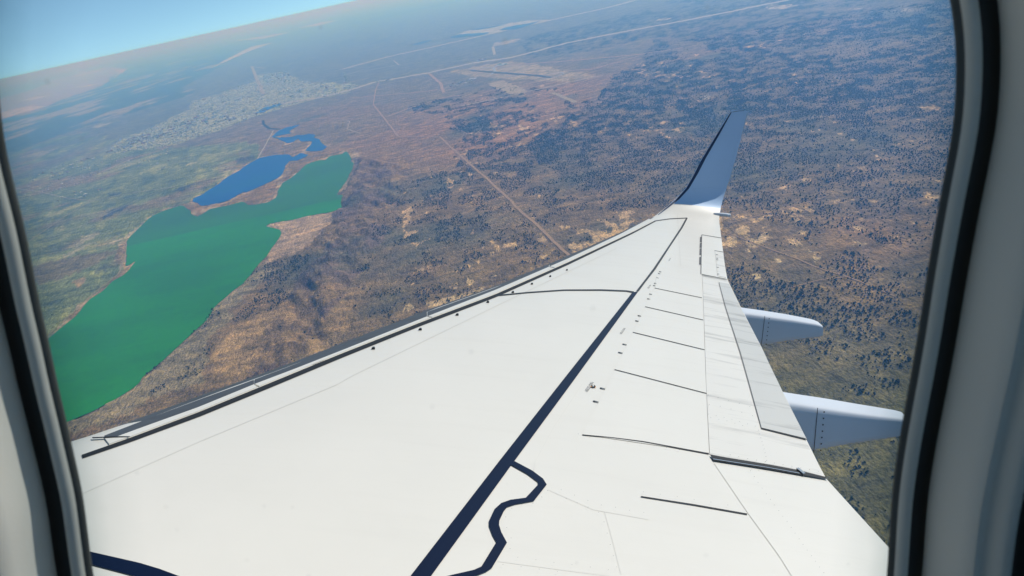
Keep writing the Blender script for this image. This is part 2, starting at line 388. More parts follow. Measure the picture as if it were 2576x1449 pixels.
for q, cc_, a_ in ((c4((760, 195), (830, 130), (935, 105), (890, 150), (790, 198)), (.05, .06, .075), .9), (c4((800, 0), (840, 15), (920, 5), (870, 30), (810, 40)), (.05, .06, .075), .8), (c1((1300, 1440), (1420, 1380), (1500, 1370), (1380, 1449)), (.05, .06, .08), .8),
        (c4((370, 165), (520, 110), (690, 70), (560, 120), (390, 185)), (.27, .26, .11), .8), (c1((690, 1330), (900, 1240), (1200, 1160), (1180, 1190), (900, 1280), (750, 1330)), (.26, .25, .11), .7), (c4((510, 690), (600, 645), (690, 640), (590, 720)), (.30, .20, .10), .9),
        (c4((560, 380), (640, 325), (770, 295), (700, 340), (600, 400), (640, 410), (560, 470), (440, 490), (560, 440)), (.34, .30, .19), .7), (c4((840, 380), (930, 340), (1000, 290), (1040, 240), (1110, 210), (1060, 260), (960, 350), (860, 390)), (.38, .32, .22), .8), (c4((440, 270), (480, 245), (530, 260), (470, 280)), (.30, .28, .15), .7),
        (c4((720, 590), (800, 540), (860, 545), (770, 600)), (.06, .065, .05), .8), (c4((150, 480), (400, 400), (520, 400), (460, 460), (250, 500)), (.07, .085, .05), .6), (c1((1380, 1250), (1420, 1220), (1510, 1220), (1420, 1255)), (.36, .33, .18), .8), (c4((140, 620), (300, 540), (620, 470), (900, 430), (700, 560), (300, 700)), (.15, .105, .065), .7),
        (c1((1770, 1210), (1830, 1180), (1945, 1165), (1900, 1205), (1800, 1225)), (.05, .06, .055), .8), (c1((1680, 1300), (1730, 1290), (1740, 1330), (1690, 1350)), (.36, .33, .19), .7), (c1((690, 960), (760, 930), (850, 930), (730, 965)), (.30, .27, .20), .7), (c1((120, 1195), (250, 1160), (450, 1110), (300, 1180)), (.28, .24, .17), .6)):
    C = blend(C, inpoly(jx3, jy3, G(*q)) * a_, cc_)
for P in R_bright: C = blend(C, inpoly(jx3, jy3, P) * .8, (.46, .37, .24))

# woods: density of trees per place
F1 = G((1480, 260), (1540, 190), (1640, 130), (1650, 90), (1850, 45), (2000, 12), (2500, -40), (2700, 300), (2600, 560), (2330, 610), (2150, 545), (1990, 535), (1850, 500), (1760, 520), (1600, 500), (1480, 460), (1360, 400), (1330, 360))
F1b = G((1300, 95), (1480, 60), (1700, 0), (2000, -30), (2060, 0), (1850, 45), (1650, 92), (1480, 130), (1330, 150))
F2 = G((1040, 262), (1200, 225), (1330, 205), (1480, 255), (1340, 350), (1360, 410), (1500, 480), (1640, 510), (1640, 560), (1300, 720), (1000, 880), (860, 840), (960, 680), (960, 560), (1000, 470), (1130, 420), (1160, 330))
F3 = G((1990, 530), (2150, 540), (2330, 610), (2600, 560), (2500, 900), (2400, 1500), (2150, 1500), (1840, 720), (1820, 540))
F4 = G(*c4((2000, 540), (2160, 500), (2330, 450), (2340, 520), (2250, 600), (2150, 750), (2220, 790), (2080, 880), (1900, 940), (1770, 1000), (1760, 950), (1900, 830), (1980, 720)))
F5 = G(*c4((1600, 880), (1680, 920), (1600, 1000), (1540, 1030), (1400, 1140), (1300, 1230), (1180, 1330), (1060, 1410), (1150, 1310), (1340, 1190), (1500, 1030)))
F6 = G(*c4((1540, 1120), (1640, 1120), (1560, 1250), (1530, 1449), (1480, 1449), (1490, 1280)))
CLEAR = [G(*q) for q in (c2((1280, 490), (2300, 405), (2400, 400), (1800, 530), (1960, 570), (1700, 640), (1200, 640), (800, 580), (1000, 500)), c2((1380, 700), (1900, 680), (1860, 760), (1350, 800)), c3((-60, 300), (230, 300), (280, 420), (0, 450)))]
def density(x, y):
    a, b_ = wob(x, y, 330, 900, 81)
    cl = fbm(x / 130, y / 110, 91, 4); cb = fbm(x / 900, y / 900, 95, 3)
    d = np.zeros(np.shape(x))
    f2 = inpoly(a, b_, F2); f3 = inpoly(a, b_, F3); f1 = inpoly(a, b_, F1) | inpoly(a, b_, F1b)
    d = np.maximum(d, f2 * np.clip((.62 * cl + .38 * cb - .505) * 14, 0, .7))
    d = np.maximum(d, f3 * np.clip((.62 * cl + .38 * cb - .535) * 16, 0, .8))
    d = np.maximum(d, f1 * np.clip(.52 + (cl - .47) * 3.0, .2, .9) * np.clip(1.9 - (cb > .68) * 1.6, 0, 1))
    d = np.maximum(d, inpoly(x, y, F4) * np.clip((cl - .36) * 8, 0, .85))
    d = np.maximum(d, inpoly(x, y, F5) * np.clip((cl - .42) * 8, 0, .7))
    d = np.maximum(d, inpoly(x, y, F6) * np.clip((cl - .45) * 8, 0, .5))
    for P in CLEAR: d = d * (1 - .93 * inpoly(a, b_, P))
    return d
dens = density(gx, gy)
inF = (inpoly(jx, jy, F1) | inpoly(jx, jy, F2) | inpoly(jx, jy, F3) | inpoly(jx, jy, F1b))
# bare sand between the trees
sn = .62 * fbm(gx / 150, gy / 90, 51, 5) + .38 * fbm(gx / 1300, gy / 900, 55, 3)
sn = sn - .05 * inpoly(jx, jy, F1) - .02 * (rr < 3300)
sandy = np.clip((sn - .60) * 24, 0, 1) * inF * (rr < 11000)
yl = np.clip((4200 - rr) / 1500, 0, 1)[..., None]
sc_ = np.array((.43, .285, .14)) * (1 - yl) + np.array((.38, .33, .20)) * yl
sand_f = np.clip(.5 + (sn - .605) * 6, 0, 1) * inF * (rr < 11000)
F1m = inpoly(jx, jy, F1)
C = blend(C, F1m * .35 * (1 - sandy), (.11, .095, .07))
C = np.minimum(C * (1.28 + .5 * n_c[..., None]), .7)
wood = np.clip(dens * 1.1, 0, 1) * np.clip((rr - 4500) / 3000, 0, 1)

n, mcols = gx.shape
V = np.stack([gx, gy, gzv], -1).reshape(-1, 3)
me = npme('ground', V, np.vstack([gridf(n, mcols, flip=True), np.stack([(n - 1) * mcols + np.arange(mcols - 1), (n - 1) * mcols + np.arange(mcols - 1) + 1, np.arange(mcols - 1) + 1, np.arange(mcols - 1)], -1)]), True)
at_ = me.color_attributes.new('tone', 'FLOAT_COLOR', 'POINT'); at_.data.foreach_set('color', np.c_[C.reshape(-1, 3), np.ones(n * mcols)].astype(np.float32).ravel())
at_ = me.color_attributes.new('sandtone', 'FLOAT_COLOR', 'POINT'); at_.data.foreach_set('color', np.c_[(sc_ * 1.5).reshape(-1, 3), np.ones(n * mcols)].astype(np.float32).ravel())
at_ = me.attributes.new('sand', 'FLOAT', 'POINT'); at_.data.foreach_set('value', sand_f.astype(np.float32).ravel())
at_ = me.attributes.new('wood', 'FLOAT', 'POINT'); at_.data.foreach_set('value', wood.astype(np.float32).ravel())
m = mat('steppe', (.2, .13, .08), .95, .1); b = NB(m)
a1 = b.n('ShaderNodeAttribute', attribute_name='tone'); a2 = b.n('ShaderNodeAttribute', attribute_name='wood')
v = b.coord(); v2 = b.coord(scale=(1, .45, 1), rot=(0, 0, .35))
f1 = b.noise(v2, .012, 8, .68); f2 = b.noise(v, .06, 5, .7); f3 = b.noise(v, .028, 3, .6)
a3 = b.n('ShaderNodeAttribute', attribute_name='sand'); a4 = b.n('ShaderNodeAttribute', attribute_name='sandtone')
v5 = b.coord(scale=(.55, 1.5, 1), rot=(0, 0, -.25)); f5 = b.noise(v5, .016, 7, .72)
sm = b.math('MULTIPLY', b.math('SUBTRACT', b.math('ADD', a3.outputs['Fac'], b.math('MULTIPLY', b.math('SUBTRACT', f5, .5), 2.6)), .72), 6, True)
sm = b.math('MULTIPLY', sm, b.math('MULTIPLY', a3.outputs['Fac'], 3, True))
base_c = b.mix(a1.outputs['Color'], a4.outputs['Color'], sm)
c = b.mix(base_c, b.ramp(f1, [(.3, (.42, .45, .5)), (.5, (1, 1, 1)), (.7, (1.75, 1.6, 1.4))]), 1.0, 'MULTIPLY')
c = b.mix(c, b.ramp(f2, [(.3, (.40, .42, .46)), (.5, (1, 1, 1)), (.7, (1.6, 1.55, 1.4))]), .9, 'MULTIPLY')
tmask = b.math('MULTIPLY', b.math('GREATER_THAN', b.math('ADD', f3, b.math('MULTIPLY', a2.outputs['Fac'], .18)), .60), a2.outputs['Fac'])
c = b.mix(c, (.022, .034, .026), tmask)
b.l(c, b.b.inputs['Base Color']); f6 = b.noise(b.coord(scale=(1, 1.8, 1), rot=(0, 0, .9)), .0075, 8, .62)
rdg = b.math('ABSOLUTE', b.math('SUBTRACT', f6, .5))
b.bump(b.math('ADD', b.math('MULTIPLY', f1, .5), b.math('MULTIPLY', rdg, -2.2)), .85, 26.0)
M['steppe'] = m
link('ground', me, mats=[m], kind='structure')

# ------------------------------------------------------------------ water
def flat(name, P, mat_, lift, kind='structure', label=None, cat=None):
    P = np.asarray(P)[:, :2]
    bm = bmesh.new(); vs = [bm.verts.new((x, y, 0)) for x, y in P]
    f = bm.faces.new(vs); bmesh.ops.triangulate(bm, faces=[f]); 
    bmesh.ops.subdivide_edges(bm, edges=[e for e in bm.edges if e.calc_length() > 900], cuts=2, use_grid_fill=True)
    bmesh.ops.triangulate(bm, faces=bm.faces[:])
    for q in bm.verts: q.co.z = float(gz(np.array(q.co.x), np.array(q.co.y))) + lift
    bmesh.ops.recalc_face_normals(bm, faces=bm.faces[:])
    if sum(f.normal.z for f in bm.faces) < 0: bmesh.ops.reverse_faces(bm, faces=bm.faces[:])
    me = bpy.data.meshes.new(name); bm.to_mesh(me); bm.free()
    return link(name, me, mats=[mat_], kind=kind, label=label, cat=cat)

def fray(P, amp, step):
    """break a measured outline into a natural shore"""
    P = np.vstack([P, P[:1]]); Q = resample(P, max(len(P), int(np.linalg.norm(np.diff(P, axis=0), axis=1).sum() / step)))[:-1]
    x, y = Q[:, 0], Q[:, 1]
    return np.c_[x + amp * (fbm(x / 130, y / 130, 61) - .5) * 2, y + amp * (fbm(x / 130, y / 130, 62) - .5) * 2]

def water(name, base, base2=None, line=None, rough=.35):
    m = mat(name, base, rough, .08); b = NB(m); v = b.coord()
    v3 = b.coord(scale=(1, .35, 1), rot=(0, 0, .5))
    n1 = b.noise(v3, .0016, 5, .6); n2 = b.noise(v, .025, 4, .6)
    c = base
    if base2:
        s_ = b.n('ShaderNodeSeparateXYZ'); b.l(b.coord(), s_.inputs[0]); (ax, ay), (bx, by) = line
        nx, ny = -(by - ay), bx - ax; k = math.hypot(nx, ny); nx /= k; ny /= k
        d = b.math('SUBTRACT', b.math('ADD', b.math('MULTIPLY', s_.outputs[0], nx), b.math('MULTIPLY', s_.outputs[1], ny)), nx * ax + ny * ay)
        c = b.mix(base, base2, b.math('GREATER_THAN', d, 0))
    c = b.mix(c, b.ramp(n1, [(.35, (.76, .74, .86)), (.5, (1, 1, 1)), (.54, (1.0, 1.0, 1.0)), (.62, (.95, 1.10, .92))]), .9, 'MULTIPLY')
    c = b.mix(c, b.ramp(n2, [(.3, (.9, .9, .9)), (.7, (1.08, 1.08, 1.08))]), .8, 'MULTIPLY')
    b.l(c, b.b.inputs['Base Color']); b.bump(n2, .25, 1.0)
    return m
ln = G((860, 497), (317, 620))
M['green'] = water('green_algae_water', (.034, .19, .038), (.022, .255, .018), (ln[0], ln[1]))
M['blue'] = water('blue_water', (.004, .105, .40))  # the sky's reflection is put into this base colour
M['dark'] = water('dark_pond_water', (.012, .03, .09))
flat('green_lake', fray(LAKES['green'], 16, 45), M['green'], -2.5)
flat('blue_lake', fray(LAKES['blue'], 14, 55), M['blue'], -2.5)
flat('reed_lake', fray(LAKES['ponds'], 12, 55), M['blue'], -2.5)
flat('town_pond', fray(LAKES['city'], 10, 70), M['blue'], 3.0)
for k in ('fa', 'fb', 'fc', 'fd'): flat('salt_pond', fray(LAKES[k], 15, 150), M['dark'], 4.0)

# ------------------------------------------------------------------ roads, runways
def strip(name, px, width, mat_, lift=None, n=None):
    P = ground(px)[:, :2]; Ltot = np.linalg.norm(np.diff(P, axis=0), axis=1).sum()
    n = n or int(min(160, max(8, Ltot / 90)))
    Q = resample(P, n); T = np.gradient(Q, axis=0); T /= np.linalg.norm(T, axis=1)[:, None]; N = np.c_[-T[:, 1], T[:, 0]]
    r = np.hypot(Q[:, 0], Q[:, 1])[:, None]
    jit = (fbm(Q[:, 0] / 60, Q[:, 1] / 60, 5, 2) - .5)[:, None] * width * .5
    hl = lambda A: gz(A[:, 0], A[:, 1]) + np.where(np.hypot(A[:, 0], A[:, 1]) < 9500, terrain(A[:, 0], A[:, 1]), terrain(A[:, 0], A[:, 1]) * .4) - 3 + (2.2 + r[:, 0] * 1.6e-4 if lift is None else lift)
    A = Q + N * (width / 2 + jit); Bq = Q - N * (width / 2 - jit)
    Vv = np.vstack([np.c_[A, hl(A)], np.c_[Bq, hl(Bq)]])
    F = [(i, i + n, i + n + 1, i + 1) for i in range(n - 1)]
    return link(name, pyme(name, Vv, F), mats=[mat_], kind='structure')
def dirt(name, c, s=.02):
    m = mat(name, c, .95, .1); b = NB(m); v = b.coord(); n = b.noise(v, s, 5, .65)
    b.l(b.mix(tuple(x * .62 for x in c), tuple(min(1, x * 1.25) for x in c), n), b.b.inputs['Base Color']); return m
M['track'] = dirt('dirt_track', (.46, .30, .17)); M['pale_road'] = dirt('pale_road', (.48, .42, .32), .008); M['asph'] = dirt('asphalt', (.11, .115, .12)); M['conc'] = dirt('concrete', (.42, .42, .40)); M['verge'] = dirt('dry_verge', (.44, .34, .20), .006)
M['channel'] = dirt('channel', (.05, .055, .05))
strip('dirt_road', [(939, 263), (959, 288), (1002, 343)], 26, M['track']); strip('dirt_road', [(1002, 343), (1106, 343)], 18, M['track'])
strip('dirt_road', [(1106, 343), (1140, 375), (1179, 410), (1226, 450), (1257, 480), (1289, 508), (1296, 520), (1356, 571), (1432, 645), (1480, 690)], 22, M['track'])
strip('highway', [(859, 175), (976, 143), (1126, 110), (1236, 85), (1389, 50), (1526, 20), (1592, 2), (1660, -14)], 330, M['pale_road'])
strip('highway', [(700, 262), (780, 250), (859, 233), (942, 207), (1079, 183), (1192, 158), (1286, 145), (1426, 108), (1559, 82), (1717, 53), (1844, 28), (1917, 13), (1984, 0), (2100, -25)], 230, M['pale_road'])
for px, wd, k in ([c2((1280, 490), (1700, 460), (2250, 410), (2576, 360)), 40, 'track'], [c2((1700, 535), (1900, 520), (2250, 420)), 30, 'track'], [c2((240, 790), (255, 690), (290, 600)), 14, 'track'],
                  [[(859, 282), (939, 264), (1046, 233), (1120, 222)], 20, 'track'], [[(976, 293), (1026, 273), (1126, 243), (1159, 240)], 36, 'track'], [[(1159, 267), (1252, 248), (1359, 223), (1426, 208), (1516, 190)], 45, 'verge'],
                  [[(1242, 207), (1309, 233)], 170, 'verge'], [[(1389, 233), (1449, 257)], 40, 'verge'], [[(1079, 185), (1109, 210), (1116, 233)], 34, 'track'], [[(879, 247), (1099, 227)], 30, 'track'],
                  [[(872, 187), (1002, 163)], 34, 'pale_road'], [[(880, 186), (990, 152), (1004, 164)], 26, 'pale_road'], [[(859, 212), (930, 196)], 60, 'verge'],
                  [[(1827, 586), (1867, 600), (1924, 623), (2000, 650), (2070, 680), (2134, 696), (2250, 746)], 8, 'track'], [[(1833, 563), (1960, 530), (2077, 496)], 9, 'track'], [[(1990, 725), (2060, 705), (2134, 696)], 6, 'track'],
                  [[(688, 328), (663, 373), (647, 400)], 22, 'pale_road'], [[(167, 498), (230, 505), (160, 546), (60, 616)], 12, 'verge'], [[(230, 505), (330, 485), (440, 470)], 14, 'pale_road'],
                  [[(120, 600), (177, 580), (253, 546), (350, 500), (443, 466)], 12, 'pale_road'], [[(20, 470), (110, 485), (167, 498)], 14, 'pale_road'],
                  [[(112, 850), (185, 783), (240, 733), (300, 687), (316, 640), (318, 612)], 8, 'verge'], [[(662, 302), (663, 312), (677, 323), (703, 325)], 45, 'channel'], [[(636, 168), (668, 172)], 40, 'verge'],
                  [[(780, 300), (830, 297), (900, 300), (930, 297)], 18, 'track'], [[(859, 300), (880, 305), (873, 325), (905, 335)], 20, 'verge'], [[(250, 435), (330, 400), (400, 380)], 60, 'verge'],
                  [[(1240, 118), (1244, 138)], 40, 'pale_road'], [[(1260, 330), (1300, 355)], 8, 'track'], [[(1140, 318), (1220, 360), (1290, 385)], 9, 'track']):
    strip('track', px, wd * (1.0 if max(q[1] for q in px) > 300 else 1.6), M[k])
strip('airstrip', [(633, 167), (663, 237)], 110, M['verge'])
strip('runway', [(1184, 177), (1242, 182), (1352, 190), (1386, 195)], 60, M['asph'], lift=6.5)
strip('taxiway', [(1386, 195), (1404, 192), (1419, 184), (1410, 182), (1380, 187), (1352, 190)], 26, M['conc'], lift=6)
strip('taxiway', [(1246, 181), (1243, 176), (1242, 170), (1250, 166)], 60, M['conc'], lift=6)
strip('taxiway', [(1242, 182), (1236, 188), (1225, 192)], 40, M['conc'], lift=6)
strip('taxiway', [(1186, 177), (1212, 170), (1240, 169)], 22, M['conc'], lift=6)
flat('apron', G(*c2((1160, 502), (1180, 486), (1260, 481), (1215, 497))), M['conc'], 7)
flat('apron', G(*c2((960, 602), (970, 590), (1025, 588), (1010, 600))), M['conc'], 7)

# ------------------------------------------------------------------ buildings
def roofmat(n, c): return dirt(n, c, .05)
WALL = [roofmat('wall_' + k, c) for k, c in (('white', (.66, .66, .58)), ('cream', (.52, .47, .33)), ('brick', (.40, .22, .15)), ('grey', (.36, .37, .38)))]
ROOF = [roofmat('roof_' + k, c) for k, c in (('pale', (.62, .63, .54)), ('grey', (.22, .23, .24)), ('rust', (.32, .13, .08)), ('tan', (.42, .34, .24)), ('green', (.06, .20, .14)))]
def block_meshes(kind):
    if kind == 'block':      # flat-roofed slab: walls with a plinth step, roof slab with parapet and stair heads
        bm = bmesh.new()
        def bx(bm, x0, x1, y0, y1, z0, z1):
            vs = [bm.verts.new(p) for p in ((x0, y0, z0), (x1, y0, z0), (x1, y1, z0), (x0, y1, z0), (x0, y0, z1), (x1, y0, z1), (x1, y1, z1), (x0, y1, z1))]
            for f in ((0, 3, 2, 1), (4, 5, 6, 7), (0, 1, 5, 4), (1, 2, 6, 5), (2, 3, 7, 6), (3, 0, 4, 7)): bm.faces.new([vs[i] for i in f])
        bx(bm, -.5, .5, -.5, .5, -.3, .97); bx(bm, -.2, .2, -.56, -.5, -.3, .8)
        a = bpy.data.meshes.new('block_wall'); bm.to_mesh(a); bm.free()
        bm = bmesh.new(); bx(bm, -.52, .52, -.53, .53, .97, 1.02); bx(bm, -.3, -.2, -.2, .2, 1.02, 1.16); bx(bm, .2, .3, -.2, .2, 1.02, 1.16)
        r = bpy.data.meshes.new('block_roof'); bm.to_mesh(r); bm.free()
    else:                    # gabled house or shed
        a = pyme('shed_wall', [(-.5, -.5, -.3), (.5, -.5, -.3), (.5, .5, -.3), (-.5, .5, -.3), (-.5, -.5, .6), (.5, -.5, .6), (.5, .5, .6), (-.5, .5, .6), (-.5, 0, .98), (.5, 0, .98)],
                 [(0, 1, 5, 4), (2, 3, 7, 6), (1, 2, 6, 9, 5), (3, 0, 4, 8, 7), (0, 3, 2, 1)])
        r = pyme('shed_roof', [(-.54, -.57, .58), (.54, -.57, .58), (.54, 0, 1.02), (-.54, 0, 1.02), (.54, .57, .58), (-.54, .57, .58), (-.54, -.57, .52), (.54, -.57, .52), (.54, .57, .52), (-.54, .57, .52)],
                 [(0, 1, 2, 3), (3, 2, 4, 5), (6, 7, 1, 0), (5, 4, 8, 9), (0, 3, 5, 9, 6), (1, 7, 8, 4, 2)])
    return a, r
PROTO = {}
for kd in ('block', 'shed'):
    a, r = block_meshes(kd)
    for wi in range(4):
        for ri in range(5):
            aw, ar = a.copy(), r.copy(); aw.materials.append(WALL[wi]); ar.materials.append(ROOF[ri]); PROTO[kd, wi, ri] = (aw, ar)
wn, rn = ('white', 'cream', 'brick-red', 'grey'), ('pale', 'grey', 'rust-red', 'tan', 'green')
def building(kd, x, y, l, wd, h, ang, where, group, wi, ri):
    aw, ar = PROTO[kd, wi, ri]
    e = link('apartment_block' if kd == 'block' else 'shed_building', None, label=f"{wn[wi]} {'flat-roofed block' if kd == 'block' else 'gabled building'} with {rn[ri]} roof {where}", cat='building', group=group)
    e.location = (x, y, float(gz(np.array(x), np.array(y))) - 2); e.rotation_euler = (0, 0, ang); e.scale = (l, wd, h)
    link('wall', aw, e); link('roof', ar, e)
def scatter(P, n, seed):
    g = np.random.default_rng(seed); lo, hi = P.min(0), P.max(0); o = []
    while len(o) < n:
        q = lo + (hi - lo) * g.random((400, 2)); o += [tuple(k) for k in q[inpoly(q[:, 0], q[:, 1], P)]]
    return o[:n]
CITYANG = .62
g = random.Random(5)
cores = [G(*c1((900, 1100), (1050, 1020), (1150, 1000), (1100, 1060), (950, 1130))), G(*c1((1100, 1030), (1250, 960), (1500, 900), (1450, 990), (1250, 1060))), G(*c1((1500, 900), (1700, 850), (1800, 900), (1600, 980))), G(*c1((1960, 580), (2140, 545), (2200, 620), (2000, 640))), R_city]
for i, (P, n_) in enumerate(zip(cores, (34, 46, 26, 30, 74))):
    where = ('on the near western edge of the distant city', 'among the tall blocks of the distant city', 'in the middle of the distant city', 'beside the pale airstrip at the top of the city', 'in the far city beyond the blue lake')[i]
    for (x, y) in scatter(P, n_, 40 + i):
        building('block' if g.random() < .75 else 'shed', x, y, g.uniform(55, 110), g.uniform(18, 34), g.uniform(16, 34), CITYANG + g.choice((0, math.pi / 2)) + g.uniform(-.06, .06), where, f'city buildings {i + 1}', g.choice((0, 0, 1, 1, 2, 3)), g.choice((0, 0, 1, 2, 3)))
for i, (P, n_, where) in enumerate(((G((60, 440), (140, 415), (240, 395), (230, 420), (120, 455)), 16, 'in the western suburb left of the lakes'), (G((110, 500), (200, 480), (260, 475), (160, 515)), 12, 'by the field roads left of the blue lake'),
                                  (G(*c2((820, 660), (830, 630), (900, 612), (985, 600), (990, 625), (900, 640), (860, 655))), 26, 'in the village by the runway'), (G(*c2((1185, 490), (1195, 482), (1245, 480), (1240, 488))), 6, 'on the airport apron'),
                                  (G(*c2((1030, 462), (1040, 450), (1105, 440), (1090, 455))), 9, 'between the highway and the airport'), (G(*c2((20, 540), (40, 540), (35, 620), (18, 620))), 9, 'in the row below the highway junction'), (G(*c2((250, 622), (340, 600), (460, 572), (330, 615))), 9, 'along the highway east of the city'),
                                  (G((300, 425), (420, 400), (480, 420), (330, 440)), 8, 'in the fields west of the blue lake'))):
    for (x, y) in scatter(P, n_, 70 + i):
        s = 1.0 if math.hypot(x, y) < 14000 else 1.5
        building('shed', x, y, s * g.uniform(28, 60), s * g.uniform(14, 24), s * g.uniform(8, 12), CITYANG + g.choice((0, math.pi / 2)) + g.uniform(-.1, .1), where, 'buildings ' + where, g.choice((0, 0, 1, 3)), g.choice((0, 0, 1, 1, 2, 3)) if i != 3 else g.choice((0, 4)))
# the small houses nobody could count
pts = np.array(scatter(R_city, 4200, 99) + scatter(G((60, 440), (240, 390), (420, 350), (430, 390), (180, 470), (60, 500)), 160, 98))
box = np.array([(-.5, -.5, 0), (.5, -.5, 0), (.5, .5, 0), (-.5, .5, 0), (-.5, -.5, .65), (.5, -.5, .65), (.5, .5, .65), (-.5, .5, .65), (-.5, 0, 1), (.5, 0, 1)])
bf4 = np.array([(0, 1, 5, 4), (2, 3, 7, 6), (1, 2, 6, 5), (3, 0, 4, 7), (4, 5, 9, 8), (7, 8, 9, 6)])
N_ = len(pts); ang = CITYANG + rng.integers(0, 2, N_) * math.pi / 2 + rng.normal(0, .08, N_); S = np.c_[rng.uniform(18, 42, N_), rng.uniform(12, 22, N_), rng.uniform(6, 12, N_)]
Bv = box[None] * S[:, None]; Cc, Ss = np.cos(ang)[:, None], np.sin(ang)[:, None]
Bv = np.stack([Bv[..., 0] * Cc - Bv[..., 1] * Ss + pts[:, :1], Bv[..., 0] * Ss + Bv[..., 1] * Cc + pts[:, 1:], Bv[..., 2] + (gz(pts[:, 0], pts[:, 1]) - 2)[:, None]], -1)
me = npme('far_houses', Bv.reshape(-1, 3), (bf4[None] + (np.arange(N_) * 10)[:, None, None]).reshape(-1, 4))
for q in (WALL[0], WALL[1], ROOF[1], ROOF[3], WALL[3]): me.materials.append(q)
me.polygons.foreach_set('material_index', np.repeat(rng.integers(0, 5, N_), 6).astype(np.int32))
link('far_houses', me, label='mass of tiny houses filling the distant city', cat='houses', kind='stuff')

# ------------------------------------------------------------------ the aeroplane
plane = link('airplane', None, label='white airliner wing with upturned winglet, seen past its cabin window frame', cat='airplane')
plane.matrix_world = PLANE
PINV = A2C  # aircraft -> camera axes
def aray(uv): return rays(uv) @ A2C          # directions in the aircraft frame

# spanwise run of the wing: (outboard, up), flexed upwards, turning up into the winglet
DIH, BEND = .1061, .7435
def zw(y): return DIH * y + BEND * (y / 17) ** 2
ys = np.linspace(1.0, 16.25, 80); path = [np.c_[ys, zw(ys)]]
p0 = np.array([16.25, zw(16.25)]); t0 = np.array([1, DIH + 2 * BEND * 16.25 / 289]); t0 /= np.linalg.norm(t0)
p3 = np.array([17.38, p0[1] + .95]); t3 = np.array([.15, 1.0]); t3 /= np.linalg.norm(t3)
t = np.linspace(0, 1, 30)[1:, None]; q1 = p0 + t0 * .62; q2 = p3 - t3 * .62
path.append((1 - t) ** 3 * p0 + 3 * (1 - t) ** 2 * t * q1 + 3 * (1 - t) * t * t * q2 + t ** 3 * p3)
path.append(p3 + t3 * np.linspace(.05, 3.2, 50)[:, None])
path = np.vstack(path); sarc = np.r_[0, np.cumsum(np.linalg.norm(np.diff(path, axis=0), axis=1))]
def sweep_hit(uv, guess=None):
    """lines of sight against the extruded span curve: returns (arc length, chordwise coordinate)"""
    D = aray(uv); o = []
    for d in D:
        # signed distance of the path points from the ray's trace in the span/up plane
        n2 = np.array([-d[2], d[0]]); s = (path - CAM[[0, 2]]) @ n2
        hit = np.where((s[:-1] * s[1:]) <= 0)[0]
        hit = [h for h in hit if ((path[h] - CAM[[0, 2]]) @ np.array([d[0], d[2]])) > 0]
        if not len(hit): o.append((np.nan, np.nan)); continue
        h = hit[0]; f = s[h] / (s[h] - s[h + 1] + 1e-12); P = path[h] * (1 - f) + path[h + 1] * f
        tt = (P - CAM[[0, 2]]) @ np.array([d[0], d[2]]) / (d[0] ** 2 + d[2] ** 2)
        o.append((sarc[h] * (1 - f) + sarc[h + 1] * f, CAM[1] + d[1] * tt))
    return np.array(o)
le_px = [(-300, 1276), (60, 1162), (172, 1126), (233, 1108), (367, 1056), (500, 1006), (611, 966), (733, 920), (859, 870), (1059, 790), (1246, 723), (1426, 646), (1560, 586), (1649, 542), (1659, 534), (1678, 519), (1700, 500), (1726, 472), (1744, 441), (1763, 403), (1800, 342), (1836, 283), (1841, 275)]
te_px = [(2420, 1590), (2300, 1449), (2244, 1386), (2150, 1283), (2082, 1208), (2075, 1200), (2045, 1139), (2030, 1109), (1982, 1011), (1959, 966), (1917, 876), (1860, 765), (1830, 703), (1824, 670), (1815, 600), (1810.5, 566), (1811, 533), (1820, 497), (1839, 444), (1858, 371), (1887, 266)]
le = sweep_hit(le_px); te = sweep_hit(te_px)
le = le[~np.isnan(le[:, 0])]; te = te[~np.isnan(te[:, 0])]
le = np.vstack([[0.0, le[0, 1] + (le[0, 0]) * .75], le]); te = np.vstack([[0.0, te[0, 1] + .05], te])
S_TIP = min(le[-1, 0], te[-1, 0]); SJ = sarc[79]
def LEy(s): return np.interp(s, le[:, 0], le[:, 1])
def TEy(s): return np.interp(s, te[:, 0], te[:, 1])
def pathat(s):
    P = np.c_[np.interp(s, sarc, path[:, 0]), np.interp(s, sarc, path[:, 1])]
    e = 1e-3; A = np.c_[np.interp(s + e, sarc, path[:, 0]) - np.interp(s - e, sarc, path[:, 0]), np.interp(s + e, sarc, path[:, 1]) - np.interp(s - e, sarc, path[:, 1])]
    A /= np.linalg.norm(A, axis=1)[:, None]
    return P, np.c_[-A[:, 1], A[:, 0]]
cfr = np.r_[0, .004, .012, .025, .045, .07, np.linspace(.1, .96, 24), 1.0]
def thick(c, s):
    """upper and lower surface heights as fractions of chord"""
    k = np.interp(s, [0, 12, SJ, SJ + 1.3, 22], [1, .95, .8, .30, .22])
    up = .050 * (2.2 * np.sqrt(c) * (1 - c) * 1.05 + .10 * c * (1 - c)); lo = -.058 * 2.1 * np.sqrt(c) * (1 - c) ** 1.1
    return up * k, lo * k - .004
def loft(s0, s1, n):
    s = np.linspace(s0, s1, n); P, Nn = pathat(s); a, z = LEy(s), TEy(s); ch = a - z
    Vs = []
    for c in cfr: u, l_ = thick(c, s); Vs.append(np.stack([P[:, 0] + Nn[:, 0] * u * ch, a - c * ch, P[:, 1] + Nn[:, 1] * u * ch], -1))
    for c in cfr[::-1]: u, l_ = thick(c, s); Vs.append(np.stack([P[:, 0] + Nn[:, 0] * l_ * ch, a - c * ch, P[:, 1] + Nn[:, 1] * l_ * ch], -1))
    return np.stack(Vs, 1)      # n, 2m, 3
